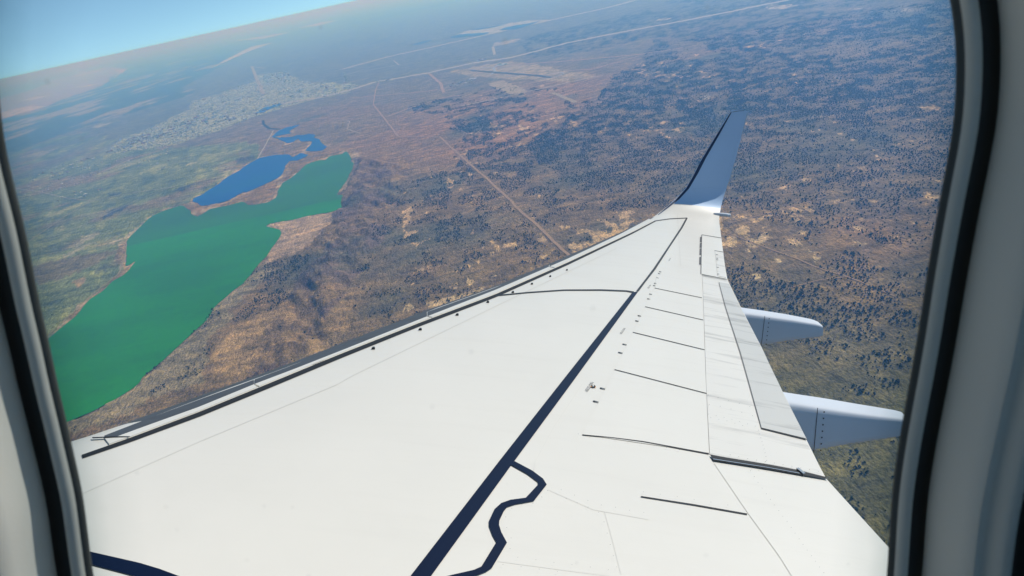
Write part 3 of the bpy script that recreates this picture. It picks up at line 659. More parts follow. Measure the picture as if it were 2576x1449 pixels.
def loftmesh(name, s0, s1, n, cap0=False, cap1=False):
    A = loft(s0, s1, n); k = A.shape[1]; F = []
    for i in range(n - 1):
        for j in range(k):
            j2 = (j + 1) % k; F.append((i * k + j, i * k + j2, (i + 1) * k + j2, (i + 1) * k + j))
    if cap1: F.append(tuple((n - 1) * k + j for j in range(k)))
    if cap0: F.append(tuple(j for j in range(k))[::-1])
    me = pyme(name, A.reshape(-1, 3), F, True)
    bm = bmesh.new(); bm.from_mesh(me); bmesh.ops.recalc_face_normals(bm, faces=bm.faces[:])
    for e in bm.edges:
        if len(e.link_faces) == 2 and e.calc_face_angle(0) > .9: e.smooth = False
    bm.to_mesh(me); bm.free(); return me
me_w = loftmesh('wing_skin', 0.9, SJ, 90, True, False)
link('wing_skin', me_w, plane, [M['white'], M['metal']])
s_hi = sweep_hit([(1640, 547)])[0, 0]; s_lo = sweep_hit([(262, 1097)])[0, 0]
kk = 2 * len(cfr); mi = np.zeros(len(me_w.polygons), np.int32); st_ = np.linspace(0.9, SJ, 90)
for i in range(89):
    if s_lo < st_[i] < s_hi:
        for j in (0, 1, 2, 3, kk - 1, kk - 2, kk - 3, kk - 4, kk - 5, kk - 6): mi[i * kk + j] = 1
me_w.polygons.foreach_set('material_index', mi)
me_b = loftmesh('winglet_blend', SJ, SJ + .95, 20, False, False); link('winglet_blend', me_b, plane, [M['white']])
me_l = loftmesh('winglet', SJ + .95, S_TIP, 60, False, True)  # begins at the shade line, where the blue shade colour takes over from white
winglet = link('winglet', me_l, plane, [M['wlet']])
bmt = bmesh.new(); bmt.from_mesh(me_w); bmt.from_mesh(me_b); bmt.from_mesh(me_l); BV = BVHTree.FromBMesh(bmt); bmt.free()

def onwing(uv, lift=.004):
    D = aray(uv); o = []
    for d in D:
        loc, nor, i, dist = BV.ray_cast(Vector(CAM), Vector(d))
        if loc is None:
            o.append((np.nan,) * 3); continue
        if nor.dot(Vector(d)) > 0: nor = -nor
        o.append(tuple(loc + nor * lift))
    return np.array(o)
def patch(name, Lp, Rp, mat_, parent, n=24, m=4, lift=.005, thickn=.0, smooth=False, label=None):
    """panel lying on the wing between two measured edges; with thickness its rim drops to the skin"""
    A, Bq = resample(Lp, n), resample(Rp, n)
    T = np.linspace(0, 1, m)[None, :, None]; UV = A[:, None] * (1 - T) + Bq[:, None] * T
    Pm = onwing(UV.reshape(-1, 2), lift).reshape(n, m, 3)
    for i in range(n):                             # carry edge points that miss the wing along their neighbours
        for j in range(m):
            if np.isnan(Pm[i, j, 0]):
                ok = [q for q in range(m) if not np.isnan(Pm[i, q, 0])]
                Pm[i, j] = Pm[i, min(ok, key=lambda q: abs(q - j))] if ok else (Pm[i - 1, j] if i else np.nan)
    F = [tuple(f) for f in gridf(n, m)]; Vv = [tuple(x) for x in Pm.reshape(-1, 3)]
    if thickn:
        rimi = [i * m for i in range(n)] + [(n - 1) * m + j for j in range(1, m)] + [i * m + m - 1 for i in range(n - 2, -1, -1)] + [j for j in range(m - 2, 0, -1)]
        base = len(Vv); nz = np.array([-.1, 0, 1.0])
        Vv += [tuple(np.array(Vv[i]) - np.array([0, 0, thickn])) for i in rimi]
        k = len(rimi); F += [(rimi[i], rimi[(i + 1) % k], base + (i + 1) % k, base + i) for i in range(k)]
    me = pyme(name, Vv, F, smooth)
    bm = bmesh.new(); bm.from_mesh(me); bmesh.ops.recalc_face_normals(bm, faces=bm.faces[:])
    up = sum((f.normal.z * f.calc_area() for f in bm.faces))
    if up < 0: bmesh.ops.reverse_faces(bm, faces=bm.faces[:])
    bm.to_mesh(me); bm.free()
    return link(name, me, parent, [mat_], label=label)

# slats: painted rear strip, bare metal nose, the dark slot behind
A_le = [(233, 1108), (367, 1056), (500, 1006), (611, 966), (733, 920), (859, 870), (1059, 790), (1246, 723), (1426, 646), (1560, 586), (1640, 547)]
B_mw = [(288, 1104), (367, 1075), (500, 1027), (643, 968), (740, 931), (859, 884), (1059, 804), (1246, 731), (1426, 653), (1560, 590), (1637, 549)]
C_gap = [(207, 1150), (328, 1108), (500, 1044), (683, 969), (859, 896), (1059, 816), (1246, 745), (1426, 665), (1592, 586), (1649, 556)]
C_w = [4.5, 5, 5.5, 5.5, 5, 4.2, 3.6, 2.8, 1.8, 1.3]
def xcut(P, x0, x1, n=30):
    P = np.array(P); x = np.linspace(x0, x1, n); return np.c_[x, np.interp(x, P[:, 0], P[:, 1])]
def off(P, d):
    P = np.array(P, float); T = np.gradient(P, axis=0); T /= np.linalg.norm(T, axis=1)[:, None]
    d = np.broadcast_to(np.asarray(d, float), (len(P),)); return P + np.c_[-T[:, 1], T[:, 0]] * d[:, None]
gc = np.array(C_gap, float); cw = np.array(C_w)
patch('slat_slot', off(gc, -cw), off(gc, cw), M['gap'], plane, 90, 3, .004)
cuts = [262, 640, 1075, 1382, 1634]
for i in range(4):
    x0, x1 = cuts[i] + 1.0, cuts[i + 1] - 1.0
    a = xcut(A_le, x0, x1); bq = xcut(B_mw, x0, x1); cc = off(gc, -cw - 1.5); cc = xcut(cc, x0 + 12, x1 + 8)
    s_ = patch('slat', bq, cc, M['panel'], plane, 40, 3, .009, .012)
    patch('bare_metal_nose', a + np.array([0, 1.6]), bq, M['metal'], s_, 40, 9, .006)
patch('slat_end_seal', [(232, 1104.5), (290, 1102), (328, 1102)], [(234, 1108), (290, 1104.5), (328, 1103.5)], M['gap'], plane, 8, 2, .012)
# navy stripes
patch('painted_stripe', c8((500, 1484), (525, 1449), (1195, 580)) + c5((1650, 1449), (2195, 760)), c8((655, 1484), (680, 1449), (1283, 615)) + c5((1735, 1449), (2240, 752)), M['navy'], plane, 60, 4, .005, label='wide navy stripe running diagonally to the wingtip')
patch('painted_stripe', [(1600, 733), (1618, 710), (1643, 677), (1680, 622), (1713, 572), (1725.6, 549)], [(1607, 733), (1624, 710), (1649, 678), (1685, 622), (1717.5, 573), (1730, 549)], M['black'], plane, 40, 3, .005)
patch('painted_stripe', [(1247, 743), (1330, 735), (1419, 729), (1512, 728.5), (1576, 731), (1595, 734)], [(1247, 746), (1330, 738), (1419, 732), (1512, 732), (1576, 734.5), (1593, 738)], M['black'], plane, 40, 2, .005)
patch('painted_stripe', [(1649, 555), (1685, 550), (1729, 547.8)], [(1649, 556.8), (1685, 551.8), (1729, 549.6)], M['black'], plane, 20, 2, .005)
hl_ = c8((1280, 618), (1400, 685), (1480, 745), (1483, 765), (1390, 865), (1275, 880), (1205, 905), (1155, 950), (1113, 1040), (1113, 1080), (1140, 1150), (1168, 1200), (1055, 1385), (1000, 1410), (830, 1449), (640, 1500))
hr_ = c8((1305, 588), (1440, 660), (1520, 720), (1548, 765), (1450, 890), (1310, 915), (1250, 935), (1225, 965), (1190, 1040), (1188, 1070), (1205, 1125), (1248, 1205), (1135, 1395), (1090, 1425), (1030, 1449), (840, 1510))
def pair(Lq, Rq, n):      # matched resampling through equal counts
    k = len(Lq); t = np.linspace(0, 1, k); u = np.linspace(0, 1, n)
    return [np.stack([np.interp(u, t, np.array(Q)[:, c]) for c in (0, 1)], 1) for Q in (Lq, Rq)]
def patch2(name, Lq, Rq, mat_, parent, n, m, lift):
    a, bq = pair(Lq, Rq, n); UV = a[:, None] * (1 - np.linspace(0, 1, m)[None, :, None]) + bq[:, None] * np.linspace(0, 1, m)[None, :, None]
    Pm = onwing(UV.reshape(-1, 2), lift)
    me = pyme(name, Pm, gridf(n, m)); bm = bmesh.new(); bm.from_mesh(me); bmesh.ops.recalc_face_normals(bm, faces=bm.faces[:])
    if sum(f.normal.z for f in bm.faces) < 0: bmesh.ops.reverse_faces(bm, faces=bm.faces[:])
    bm.to_mesh(me); bm.free(); return link(name, me, parent, [mat_])
patch2('painted_stripe', hl_, hr_, M['navy'], plane, 76, 4, .006)
patch2('painted_stripe', [(60, 1340), (140, 1366), (218, 1388), (350, 1418), (400, 1433), (443, 1449), (540, 1485)], [(60, 1372), (140, 1398), (223, 1421), (300, 1441), (340, 1452), (400, 1473), (500, 1510)], M['navy'], plane, 40, 4, .005)

# spoilers between the chordwise seams
seam = [((1652, 694), (1765, 712)), ((1647, 725.5), (1765.5, 750)), ((1623, 772.5), (1769, 806)), ((1592, 837), (1772, 881)), ((1546, 931), (1777, 991)), ((1465, 1095), (1783, 1142))]
for i in range(5):
    (a0, b0), (a1, b1) = seam[i], seam[i + 1]
    gp = .5 + .25 * i
    Lp = [np.array(a0) + (0, gp), np.array(a1) - (0, gp)]; Rp = [np.array(b0) + (0, gp), np.array(b1) - (0, gp)]
    patch('spoiler', Lp, Rp, M['panel'], plane, 8, 16, .0035)
    if i: patch('spoiler_seam', [np.array(a0) - (0, .45 + .12 * i), np.array(b0) - (0, .45 + .12 * i)], [np.array(a0) + (0, .45 + .12 * i), np.array(b0) + (0, .45 + .12 * i)], M['gap'], plane, 20, 2, .006)
patch('spoiler_seam', [(1465, 1094), (1541, 1101), (1620, 1111), (1783, 1141)], [(1465, 1096.2), (1541, 1103.2), (1620, 1114), (1783, 1144.2)], M['gap'], plane, 20, 3, .004)
patch('spoiler_seam', [(1612, 1249), (1745, 1269.5), (1879, 1293)], [(1612, 1252), (1745, 1273), (1879, 1296.5)], M['gap'], plane, 20, 3, .004)
for q in (c7((600, 840), (1500, 440), (2560, 0)) + c5((60, 1400), (1130, 880), (2080, 425)), c8((1815, 5), (1600, 330), (1460, 590), (1450, 660)), c8((1560, 800), (1900, 950), (2320, 1025)), c8((1180, 1340), (1700, 1410), (2100, 1460)), c8((1985, 965), (2050, 1200), (2110, 1440)), c5((2535, 160), (2545, 330), (2560, 560))):
    q = np.array(q); patch('skin_seam', off(q, -.35), off(q, .35), M['faint'], plane, 60, 2, .003)
# flaps and aileron behind them
patch('outboard_flap', [(1767, 697), (1771, 806), (1776, 960), (1785, 1144)], [(1829, 707), (1866, 781), (1957, 966), (2071, 1200)], M['flap'], plane, 50, 12, .005, .003)
patch('flap_tab', [(1808, 712), (1825, 775), (1862, 890), (1890, 990), (1915, 1080)], [(1833, 716), (1861, 773), (1917, 882), (1975, 1003), (2028, 1108)], M['grey_flap'], plane, 50, 8, .012, .006)
patch('flap_tab_seam', [(1807.5, 712), (1824, 775), (1861, 890), (1889, 990), (1914, 1080)], [(1808.7, 712), (1825.6, 775), (1863, 890), (1890.6, 990), (1915.3, 1080)], M['soot'], plane, 50, 2, .0135)
patch('flap_tab_seam', [(1915, 1079.5), (2030, 1107.5)], [(1915, 1081.5), (2030, 1110)], M['gap'], plane, 20, 2, .0135)
patch('inboard_flap', [(1796, 1166), (1880, 1290), (1960, 1400), (2010, 1480)], [(2081, 1213), (2149, 1285), (2243, 1388), (2320, 1475)], M['panel'], plane, 60, 16, .0025)
sl = patch('flap_slot', [(1785, 1147.5), (1850, 1158), (1930, 1171), (2004, 1185), (2076, 1203)], [(1794, 1161.5), (1855, 1171), (1930, 1183), (2010, 1197), (2081, 1209)], M['gap'], plane, 30, 4, .011)
patch('slot_rail', [(1792, 1158), (1930, 1179.5), (2010, 1194)], [(1793, 1160), (1930, 1181), (2010, 1195.6)], M['steel'], sl, 24, 2, .014)
patch('slot_latch', [(2001, 1184), (2019, 1199)], [(2007, 1183), (2024, 1197)], M['steel'], sl, 6, 3, .022, .015)
ail = patch('aileron', [(1766, 593), (1763.5, 690)], [(1813, 601), (1828, 703)], M['panel'], plane, 26, 8, .009, .009)
patch('aileron_tab', [(1798, 633), (1804.5, 696)], [(1819, 637), (1826, 700)], M['flap'], ail, 20, 5, .014, .005)
for (p_, q_) in (((1765, 592), (1814, 600)), ((1766, 693.3), (1831, 705)), ((1797, 632), (1820, 636))): patch('hinge_seam', [np.array(p_) - (0, .6), np.array(q_) - (0, .6)], [np.array(p_) + (0, .7), np.array(q_) + (0, .7)], M['gap'], ail, 14, 2, .013)
patch('hinge_seam', [(1764.6, 592), (1762.6, 690)], [(1765.6, 592), (1763.8, 690)], M['ink'], ail, 14, 2, .012)
for y0, y1 in ((597, 610), (612, 624), (626, 642), (647, 666)): patch('balance_bay', [(1761 - (y0 - 597) * .03, y0), (1760.5 - (y0 - 597) * .03, y1)], [(1765 - (y0 - 597) * .02, y0), (1764.5 - (y0 - 597) * .02, y1)], M['ink'], ail, 5, 3, .008)
for y0 in (642, 651, 655, 674, 691): patch('tab_hinge', [(1800 + (y0 - 640) * .07, y0), (1805 + (y0 - 640) * .07, y0 + .6)], [(1800 + (y0 - 640) * .07, y0 + 1.2), (1805 + (y0 - 640) * .07, y0 + 1.8)], M['ink'], ail, 3, 2, .018)
# winglet: dark leading-edge strip and a tip panel edge
patch('leading_edge', [(1655, 540), (1678, 520.5), (1700, 502), (1726, 474), (1744, 443), (1763, 405), (1800, 344), (1837, 284)], [(1656, 541.5), (1684, 521), (1710, 500), (1733, 475), (1757, 434), (1776, 397), (1810, 338), (1841, 281.5)], M['wle'], winglet, 50, 3, .004)
patch('tip_seam', d4((950, 84), (1000, 76), (1075, 70)), d4((950, 87), (1000, 79), (1075, 73)), M['ink'], winglet, 12, 2, .004)
patch('tip_seam', d4((1073, 70), (985, 430), (870, 800)), d4((1076, 70), (988, 430), (873, 800)), M['fair'], winglet, 30, 2, .004)
# wingtip light housing
def lathe_box(name, P0, P1, hw, hh, mat_, parent, seg=10, taper=.35):
    P0, P1 = np.array(P0), np.array(P1); d = (P1 - P0) / np.linalg.norm(P1 - P0); s = np.cross(d, [0, 0, 1]); s /= np.linalg.norm(s); u = np.cross(s, d)
    Vv = []; F = []
    for k, (t, r) in enumerate(((0, taper), (.12, .7), (.4, 1), (.85, 1), (1, .88))):
        for q in range(seg):
            a = 2 * math.pi * q / seg; Vv.append(P0 + (P1 - P0) * t + s * hw * r * math.cos(a) + u * hh * r * math.sin(a))
    for k in range(4):
        for q in range(seg): F.append((k * seg + q, k * seg + (q + 1) % seg, (k + 1) * seg + (q + 1) % seg, (k + 1) * seg + q))
    F.append(tuple(range(seg))); F.append(tuple(4 * seg + q for q in range(seg))[::-1])
    me = pyme(name, Vv, F, True); bm = bmesh.new(); bm.from_mesh(me); bmesh.ops.recalc_face_normals(bm, faces=bm.faces[:]); bm.to_mesh(me); bm.free()
    return link(name, me, parent, [mat_])
tl = onwing([(1795, 538), (1806, 539)], 0.0)
dv = (tl[1] - tl[0]) / np.linalg.norm(tl[1] - tl[0])
ho = lathe_box('tip_light_housing', tl[0], tl[0] + dv * .36, .05, .045, M['fair'], plane)
lathe_box('light_lens', tl[0] + dv * .33, tl[0] + dv * .40, .047, .042, M['lens'], ho, taper=.9)

# flap track fairings
def at_side(uv, X):
    D = aray(uv); return CAM + D * ((X - CAM[0]) / D[:, 0])[:, None]
def fairing(te_near, te_far, crease, bottom, joint):
    hit = sweep_hit([te_near, te_far]); PP = pathat(hit[:, 0])[0]; n_ = np.array([PP[0, 0], hit[0, 1], PP[0, 1]]); f_ = np.array([PP[1, 0], hit[1, 1], PP[1, 1]])
    X0 = n_[0]; wd = max(.22, min(.42, (f_[0] - n_[0]) * .9))
    top = at_side(crease, X0); bot = at_side(bottom, X0)
    n = 22; T = resample(top, n); Bt = resample(bot, n)
    # run forward underneath the wing so the pod grows out of it
    fw = T[0] - (T[1] - T[0]) / np.linalg.norm(T[1] - T[0]) * 1.6; fwb = Bt[0] + np.array([0, 1.7, .28]); fw[2] = min(fw[2], n_[2] - .02); 
    T = np.vstack([[fw], T]); Bt = np.vstack([[fwb], Bt]); n += 1
    Vv = []; k = 16
    for i in range(n):
        c = (T[i] + Bt[i]) / 2; hh = (T[i][2] - Bt[i][2]) / 2; e = wd * (1 - .45 * max(0, (i - 8) / (n - 9)) ** 1.5)
        ym = (T[i][1] + Bt[i][1]) / 2; sh = (T[i][1] - Bt[i][1]) / 2
        for q in range(k):
            a = 2 * math.pi * (q + .5) / k; ca, sa = math.cos(a), math.sin(a); p_ = .34
            cx_, sz = math.copysign(abs(ca) ** p_, ca), math.copysign(abs(sa) ** p_, sa)
            rise = .12 * wd * (1 + cx_) * (sz > 0)
            Vv.append((X0 + e / 2 - cx_ * -e / 2 if False else X0 + e / 2 + cx_ * e / 2, ym + sh * sz, c[2] + hh * sz + rise * .5))
    F = [(i * k + q, i * k + (q + 1) % k, (i + 1) * k + (q + 1) % k, (i + 1) * k + q) for i in range(n - 1) for q in range(k)]
    F += [tuple(range(k)), tuple((n - 1) * k + q for q in range(k))]
    me = pyme('flap_track_fairing', Vv, F, True); bm = bmesh.new(); bm.from_mesh(me); bmesh.ops.recalc_face_normals(bm, faces=bm.faces[:])
    for e in bm.edges:
        if len(e.link_faces) == 2 and e.calc_face_angle(0) > .6: e.smooth = False
    bm.to_mesh(me); bm.free()
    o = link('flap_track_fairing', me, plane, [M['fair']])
    J = at_side(joint, X0 - .004); d = J[1] - J[0]
    me = pyme('joint_line', [J[0] + (0, .003, 0), J[0] - (0, .003, 0), J[1] - (0, .003, 0), J[1] + (0, .003, 0)], [(0, 1, 2, 3)]); link('joint_line', me, o, [M['ink']])
    scr = None
    for t_ in np.linspace(.08, .94, 7):
        p_ = J[0] + d * t_ - np.array([0, .06, 0])
        if scr is None:
            scr = pyme('screw', [(0, .007 * math.cos(a), .007 * math.sin(a)) for a in np.arange(8) * math.pi / 4], [tuple(range(8))]); scr.materials.append(M['black'])
        q = link('screw', scr, o); q.location = tuple(p_)
    return o
fa = fairing((1874, 790), (1862, 768), [(1872, 786), (1920, 793), (2000, 805), (2060, 816), (2071, 821)], [(1917, 871), (1960, 865), (2000, 858), (2067, 849), (2070, 847)], [(1924, 795), (1915, 869)])
fb = fairing((1984, 1013), (1964, 972), [(1984, 1013), (2057, 1025), (2184, 1044), (2280, 1056), (2292, 1059)], [(2047, 1139), (2100, 1130), (2150, 1121), (2274, 1100), (2290, 1097)], [(2057, 1026), (2047, 1138)])
fa['label'] = 'outer flap track fairing'; fb['label'] = 'inner flap track fairing, partly behind the window edge'

# vortex generators behind the slats
for i, (u, v_) in enumerate(((939, 878), (1057, 830), (1150, 793), (1227, 761), (1290, 736), (1338, 715), (1384, 696), (1426, 680))):
    s_ = 4.4 - .32 * i
    A = onwing([(u - s_, v_ + s_ * .35), (u + s_, v_ + s_ * .35), (u + s_ * .75, v_ - s_ * .4), (u - s_ * .35, v_ - s_ * .4)], .003)
    Tt = A + np.array([0, 0, .012])
    link('vortex_generator', pyme('vortex_generator', np.vstack([A, Tt]), [(4, 5, 6, 7), (0, 1, 5, 4), (1, 2, 6, 5), (2, 3, 7, 6), (3, 0, 4, 7)]), plane, [M['black']])
# hairpin fastener marks
for i, (u, v_, k) in enumerate(((1515, 978, 7.5), (1498, 1011, 8), (1570.5, 867, 6), (1560, 888, 6.4), (1608, 795, 5), (1602, 808, 5.2), (1636.5, 740.5, 4.2), (1631.5, 752.5, 4.4), (1660.5, 684, 3.4), (1658, 688.5, 3.4), (1654, 699.5, 3.4), (1648, 713.5, 3.6), (1645.5, 719, 3.6))):
    f_ = k / 7.5
    UV = [(-6, -2), (-4.5, -3), (-2, -2.4), (7, .2), (7, 1.3), (-1.5, -.7), (-1.5, .7), (7, 3.1), (7, 4.2), (-3, 1.8), (-6, 0)]
    A = onwing([(u + a * f_, v_ + c_ * f_ * .85) for a, c_ in UV], .004)
    link('hairpin_fastener', pyme('hairpin_fastener', A, [(0, 1, 2, 5, 6, 9, 10), (2, 3, 4, 5), (6, 7, 8, 9)]), plane, [M['black']])
# fuel cap: black disc with pale centre and orange tips
def disc(u, v_, r, ry, lift, mat_, name, parent):
    A = onwing([(u + r * math.cos(a), v_ + ry * math.sin(a)) for a in np.arange(14) * math.pi / 7], lift); return link(name, pyme(name, A, [tuple(range(14))]), parent, [mat_])
cap = disc(1492, 973.5, 6.2, 3.6, .006, M['black'], 'fuel_cap', plane); disc(1492, 973, 2.0, 1.6, .009, M['panel'], 'cap_centre', cap); disc(1486.5, 974.5, 1.5, 1.0, .008, M['orange'], 'cap_mark', cap); disc(1497.5, 976, 1.5, 1.0, .008, M['orange'], 'cap_mark', cap)
# lettering
def lettering(txt, p_start, p_end, height, mat_, parent, name='lettering'):
    cu = bpy.data.curves.new('t', 'FONT'); cu.body = txt; cu.size = 1; cu.resolution_u = 2
    to = bpy.data.objects.new('t', cu); col.objects.link(to); bpy.context.view_layer.update()
    me = bpy.data.meshes.new_from_object(to.evaluated_get(bpy.context.evaluated_depsgraph_get())); bpy.data.objects.remove(to)
    co = np.array([v_.co[:] for v_ in me.vertices]); wdt = co[:, 0].max()
    p_start, p_end = np.array(p_start, float), np.array(p_end, float); d = (p_end - p_start)
    nrm = np.array(height, float)      # picture direction of the letters' tops
    UV = p_start + co[:, :1] / wdt * d + co[:, 1:2] / .7 * nrm
    P = onwing(UV, .006)
    for i, v_ in enumerate(me.vertices): v_.co = tuple(P[i])
    me.update(); return link(name, me, parent, [mat_])
for (a, e_, h_) in (((1486, 962), (1470, 985), (8.5, 1.5)), ((1569, 826), (1558.5, 840), (5.5, 1)), ((1634.5, 717), (1628, 725.5), (4, .8)), ((1685, 650), (1681, 656), (3, .6))): lettering('NO STEP', a, e_, h_, M['ink'], plane)
for (a, e_, h_) in (((822, 909), (788, 920), (-.5, -3.2)), ((1262, 732), (1247, 738), (-.3, -2))): lettering('NO STEP', e_, a, h_, M['ink'], plane)
# rivet rows (too small and many to pick apart)
rows = [(c8((1785, 390), (1880, 403), (1975, 414), (2165, 442), (2450, 492), (2545, 509)), 9), (c8((1553, 821), (1620, 800), (1725, 843), (1835, 887), (1946, 928), (2063, 947), (2182, 972), (2278, 986)), 8), (c8((1692, 881), (1802, 924), (1908, 966), (1962, 1001), (1982, 1073), (2003, 1148), (2026, 1230), (2046, 1311), (2072, 1400)), 9),
        (c8((1508, 869), (1453, 916), (1343, 926), (1265, 962), (1234, 1026), (1245, 1105), (1279, 1183), (1269, 1262)), 8), (c8((1327, 1327), (1456, 1346), (1595, 1365), (1731, 1382), (1872, 1400), (2009, 1421)), 6), (c8((1215, 1381), (1357, 1399), (1501, 1418), (1625, 1433)), 4),
        (c9((-300, 830), (10, 875), (118, 891), (227, 910), (337, 929)), 6), (c9((240, 590), (440, 630), (620, 655), (840, 690), (1090, 735)), 16), (c9((480, 625), (570, 765), (690, 930), (780, 1050), (920, 1250), (1060, 1440)), 20), (c9((570, 360), (600, 460), (625, 560), (630, 590)), 9), (c9((355, 548), (480, 575), (630, 600), (830, 635), (1020, 672)), 11),
        (c9((190, 95), (200, 160), (190, 240)), 3), (c9((265, 115), (345, 135), (425, 157), (505, 182)), 4), (c9((280, 180), (360, 200), (445, 226), (525, 250)), 4), (c9((190, 240), (245, 250), (305, 263), (365, 278), (425, 295), (485, 312), (545, 330)), 7), (c9((210, 265), (270, 278), (330, 290), (390, 307), (450, 326)), 5), (d4((940, 110), (740, 480), (640, 640)), 40), (d4((1050, 80), (960, 420), (880, 680)), 40), (d4((640, 700), (760, 690), (880, 700)), 26)]
for P, k in rows:
    Q = resample(P, k); Vv, F = [], []
    for (u, v_) in Q:
        r_ = .95 if u > 1250 and v_ > 900 else .35
        A = onwing([(u - r_, v_), (u, v_ + r_ * .7), (u + r_, v_), (u, v_ - r_ * .7)], .014)
        if np.isnan(A).any(): continue
        F.append(tuple(range(len(Vv), len(Vv) + 4))); Vv += list(A)
    link('rivet_row', pyme('rivet_row', Vv, F), plane, [M['black'] if k < 30 else M['ink']], kind='stuff')

# ------------------------------------------------------------------ cabin window: traced glass edge, closed above and below out of view
edgeL = [(-14, 250), (0, 360), (28, 483), (50, 566), (70, 666), (93, 783), (112, 856), (134, 966), (157, 1059), (180, 1163), (199, 1245), (217, 1386), (227, 1460)]
edgeR = [(2402, 0), (2415, 93), (2416, 183), (2414, 273), (2404, 350), (2378, 483), (2360, 583), (2340, 700), (2320, 833), (2297, 966), (2280, 1056), (2262, 1166), (2250, 1266), (2239, 1460)]
WX = CAM[0] + .225
WN = np.array([-1.0, 0, -.16]); WN /= np.linalg.norm(WN)         # the wall leans in towards the top; normal into the cabin
WO = np.array([WX, CAM[1], CAM[2]])
WU = np.array([0, 1.0, 0]); WV = np.cross(WN, WU); WV = WV if WV[2] > 0 else -WV
def onwall(uv):
    D = aray(uv); t = ((WO - CAM) @ WN) / (D @ WN); P = CAM + D * t[:, None] - WO
    return np.c_[P @ WU, P @ WV]
L2, R2 = onwall(edgeL), onwall(edgeR)
def arc_close(a, ta, b_, tb, n, k):
    s = np.linspace(0, 1, n + 2)[1:-1, None]; q1 = a + ta * k; q2 = b_ + tb * k
    return (1 - s) ** 3 * a + 3 * (1 - s) ** 2 * s * q1 + 3 * (1 - s) * s * s * q2 + s ** 3 * b_
unit = lambda x: x / np.linalg.norm(x)
wtop = arc_close(R2[0], unit(R2[0] - R2[1]), L2[0], unit(L2[0] - L2[1]), 26, .16)
wbot = arc_close(L2[-1], unit(L2[-1] - L2[-2]), R2[-1], unit(R2[-1] - R2[-2]), 26, .19)
loop = np.vstack([smoothline(L2, 40), wbot, smoothline(R2, 40)[::-1], wtop])
loop = resample(np.vstack([loop, loop[:1]]), 221)[:-1]
for _ in range(2): loop = .25 * np.roll(loop, 1, 0) + .5 * loop + .25 * np.roll(loop, -1, 0)
tan = np.roll(loop, -1, 0) - np.roll(loop, 1, 0); tan /= np.linalg.norm(tan, axis=1)[:, None]
nrm = np.c_[tan[:, 1], -tan[:, 0]]
if ((loop - loop.mean(0)) * nrm).sum() < 0: nrm = -nrm
for _ in range(6): nrm = .25 * np.roll(nrm, 1, 0) + .5 * nrm + .25 * np.roll(nrm, -1, 0)
nrm /= np.linalg.norm(nrm, axis=1)[:, None]
def wall3(p2, h): return WO + p2[..., :1] * WU + p2[..., 1:2] * WV + np.asarray(h)[..., None] * WN
def ring(name, prof, mat_, parent, smooth=True):
    """sweep (outward, inward-height) profile in mm round the window"""
    k = len(loop); Vv = []
    for o_, h in prof: Vv.append(wall3(loop + nrm * o_ * .001, np.full(k, h * .001)))
    Vv = np.vstack(Vv); F = [(i * k + j, i * k + (j + 1) % k, (i + 1) * k + (j + 1) % k, (i + 1) * k + j) for i in range(len(prof) - 1) for j in range(k)]
    me = pyme(name, Vv, F, smooth); return link(name, me, parent, [mat_])
wf = ring('window_frame', [(-.25, -1.8), (-.2, -.7), (.9, -.4), (1.3, .3)], M['lip'], plane)
ring('inner_bead', [(1.2, -.2), (1.5, .8), (2.2, 1.8), (3.2, 2.5), (4.4, 2.7), (5.4, 2.2), (6.0, 1.2), (6.3, -.8)], M['bead'], wf)
ring('rubber_seal', [(6.2, -.4), (6.7, -1.2), (7.6, -1.6), (9.2, -1.5), (10.3, -.6), (10.8, 1.2), (11.0, 3.0)], M['rubber'], wf)
ring('reveal', [(10.8, 2.4), (11.0, 3.6), (11.5, 5.4), (13.2, 10.5), (15.0, 15.5), (16.3, 18.6), (17.6, 20.2)], M['trim'], wf)
ring('outer_bead', [(17.4, 20.0), (18.6, 19.6), (20.4, 20.0), (22.0, 22.0), (23.4, 24.4), (25.2, 25.4), (27.4, 24.6), (28.3, 21.0)], M['trim'], wf)
ring('outer_seal', [(28.2, 22.0), (29.0, 19.0), (31.0, 18.5), (33.0, 19.5), (33.8, 24.0)], M['rubber'], wf)
# pane with rim distance stored for the fogged edge
fr = [1.0, .985, .965, .94, .91, .88, .84, .78, .6, .3, 0.0]
cen = loop.mean(0); k = len(loop); Vv = []; rv = []
for f_ in fr[:-1]: Vv.append(wall3(cen + (loop + nrm * .001 - cen) * f_, np.full(k, -.0012))); rv += [max(0, 1 - (1 - f_) / .15)] * k
Vv.append(wall3(cen[None], np.array([-.0012]))); rv.append(0); Vv = np.vstack(Vv)
F = [(i * k + j, i * k + (j + 1) % k, (i + 1) * k + (j + 1) % k, (i + 1) * k + j) for i in range(len(fr) - 2) for j in range(k)]
F += [((len(fr) - 2) * k + j, (len(fr) - 2) * k + (j + 1) % k, (len(fr) - 1) * k) for j in range(k)]
me = pyme('window_pane', Vv, F, True); at_ = me.attributes.new('rim', 'FLOAT', 'POINT'); at_.data.foreach_set('value', np.array(rv, np.float32))
link('window_pane', me, plane, [M['pane']])
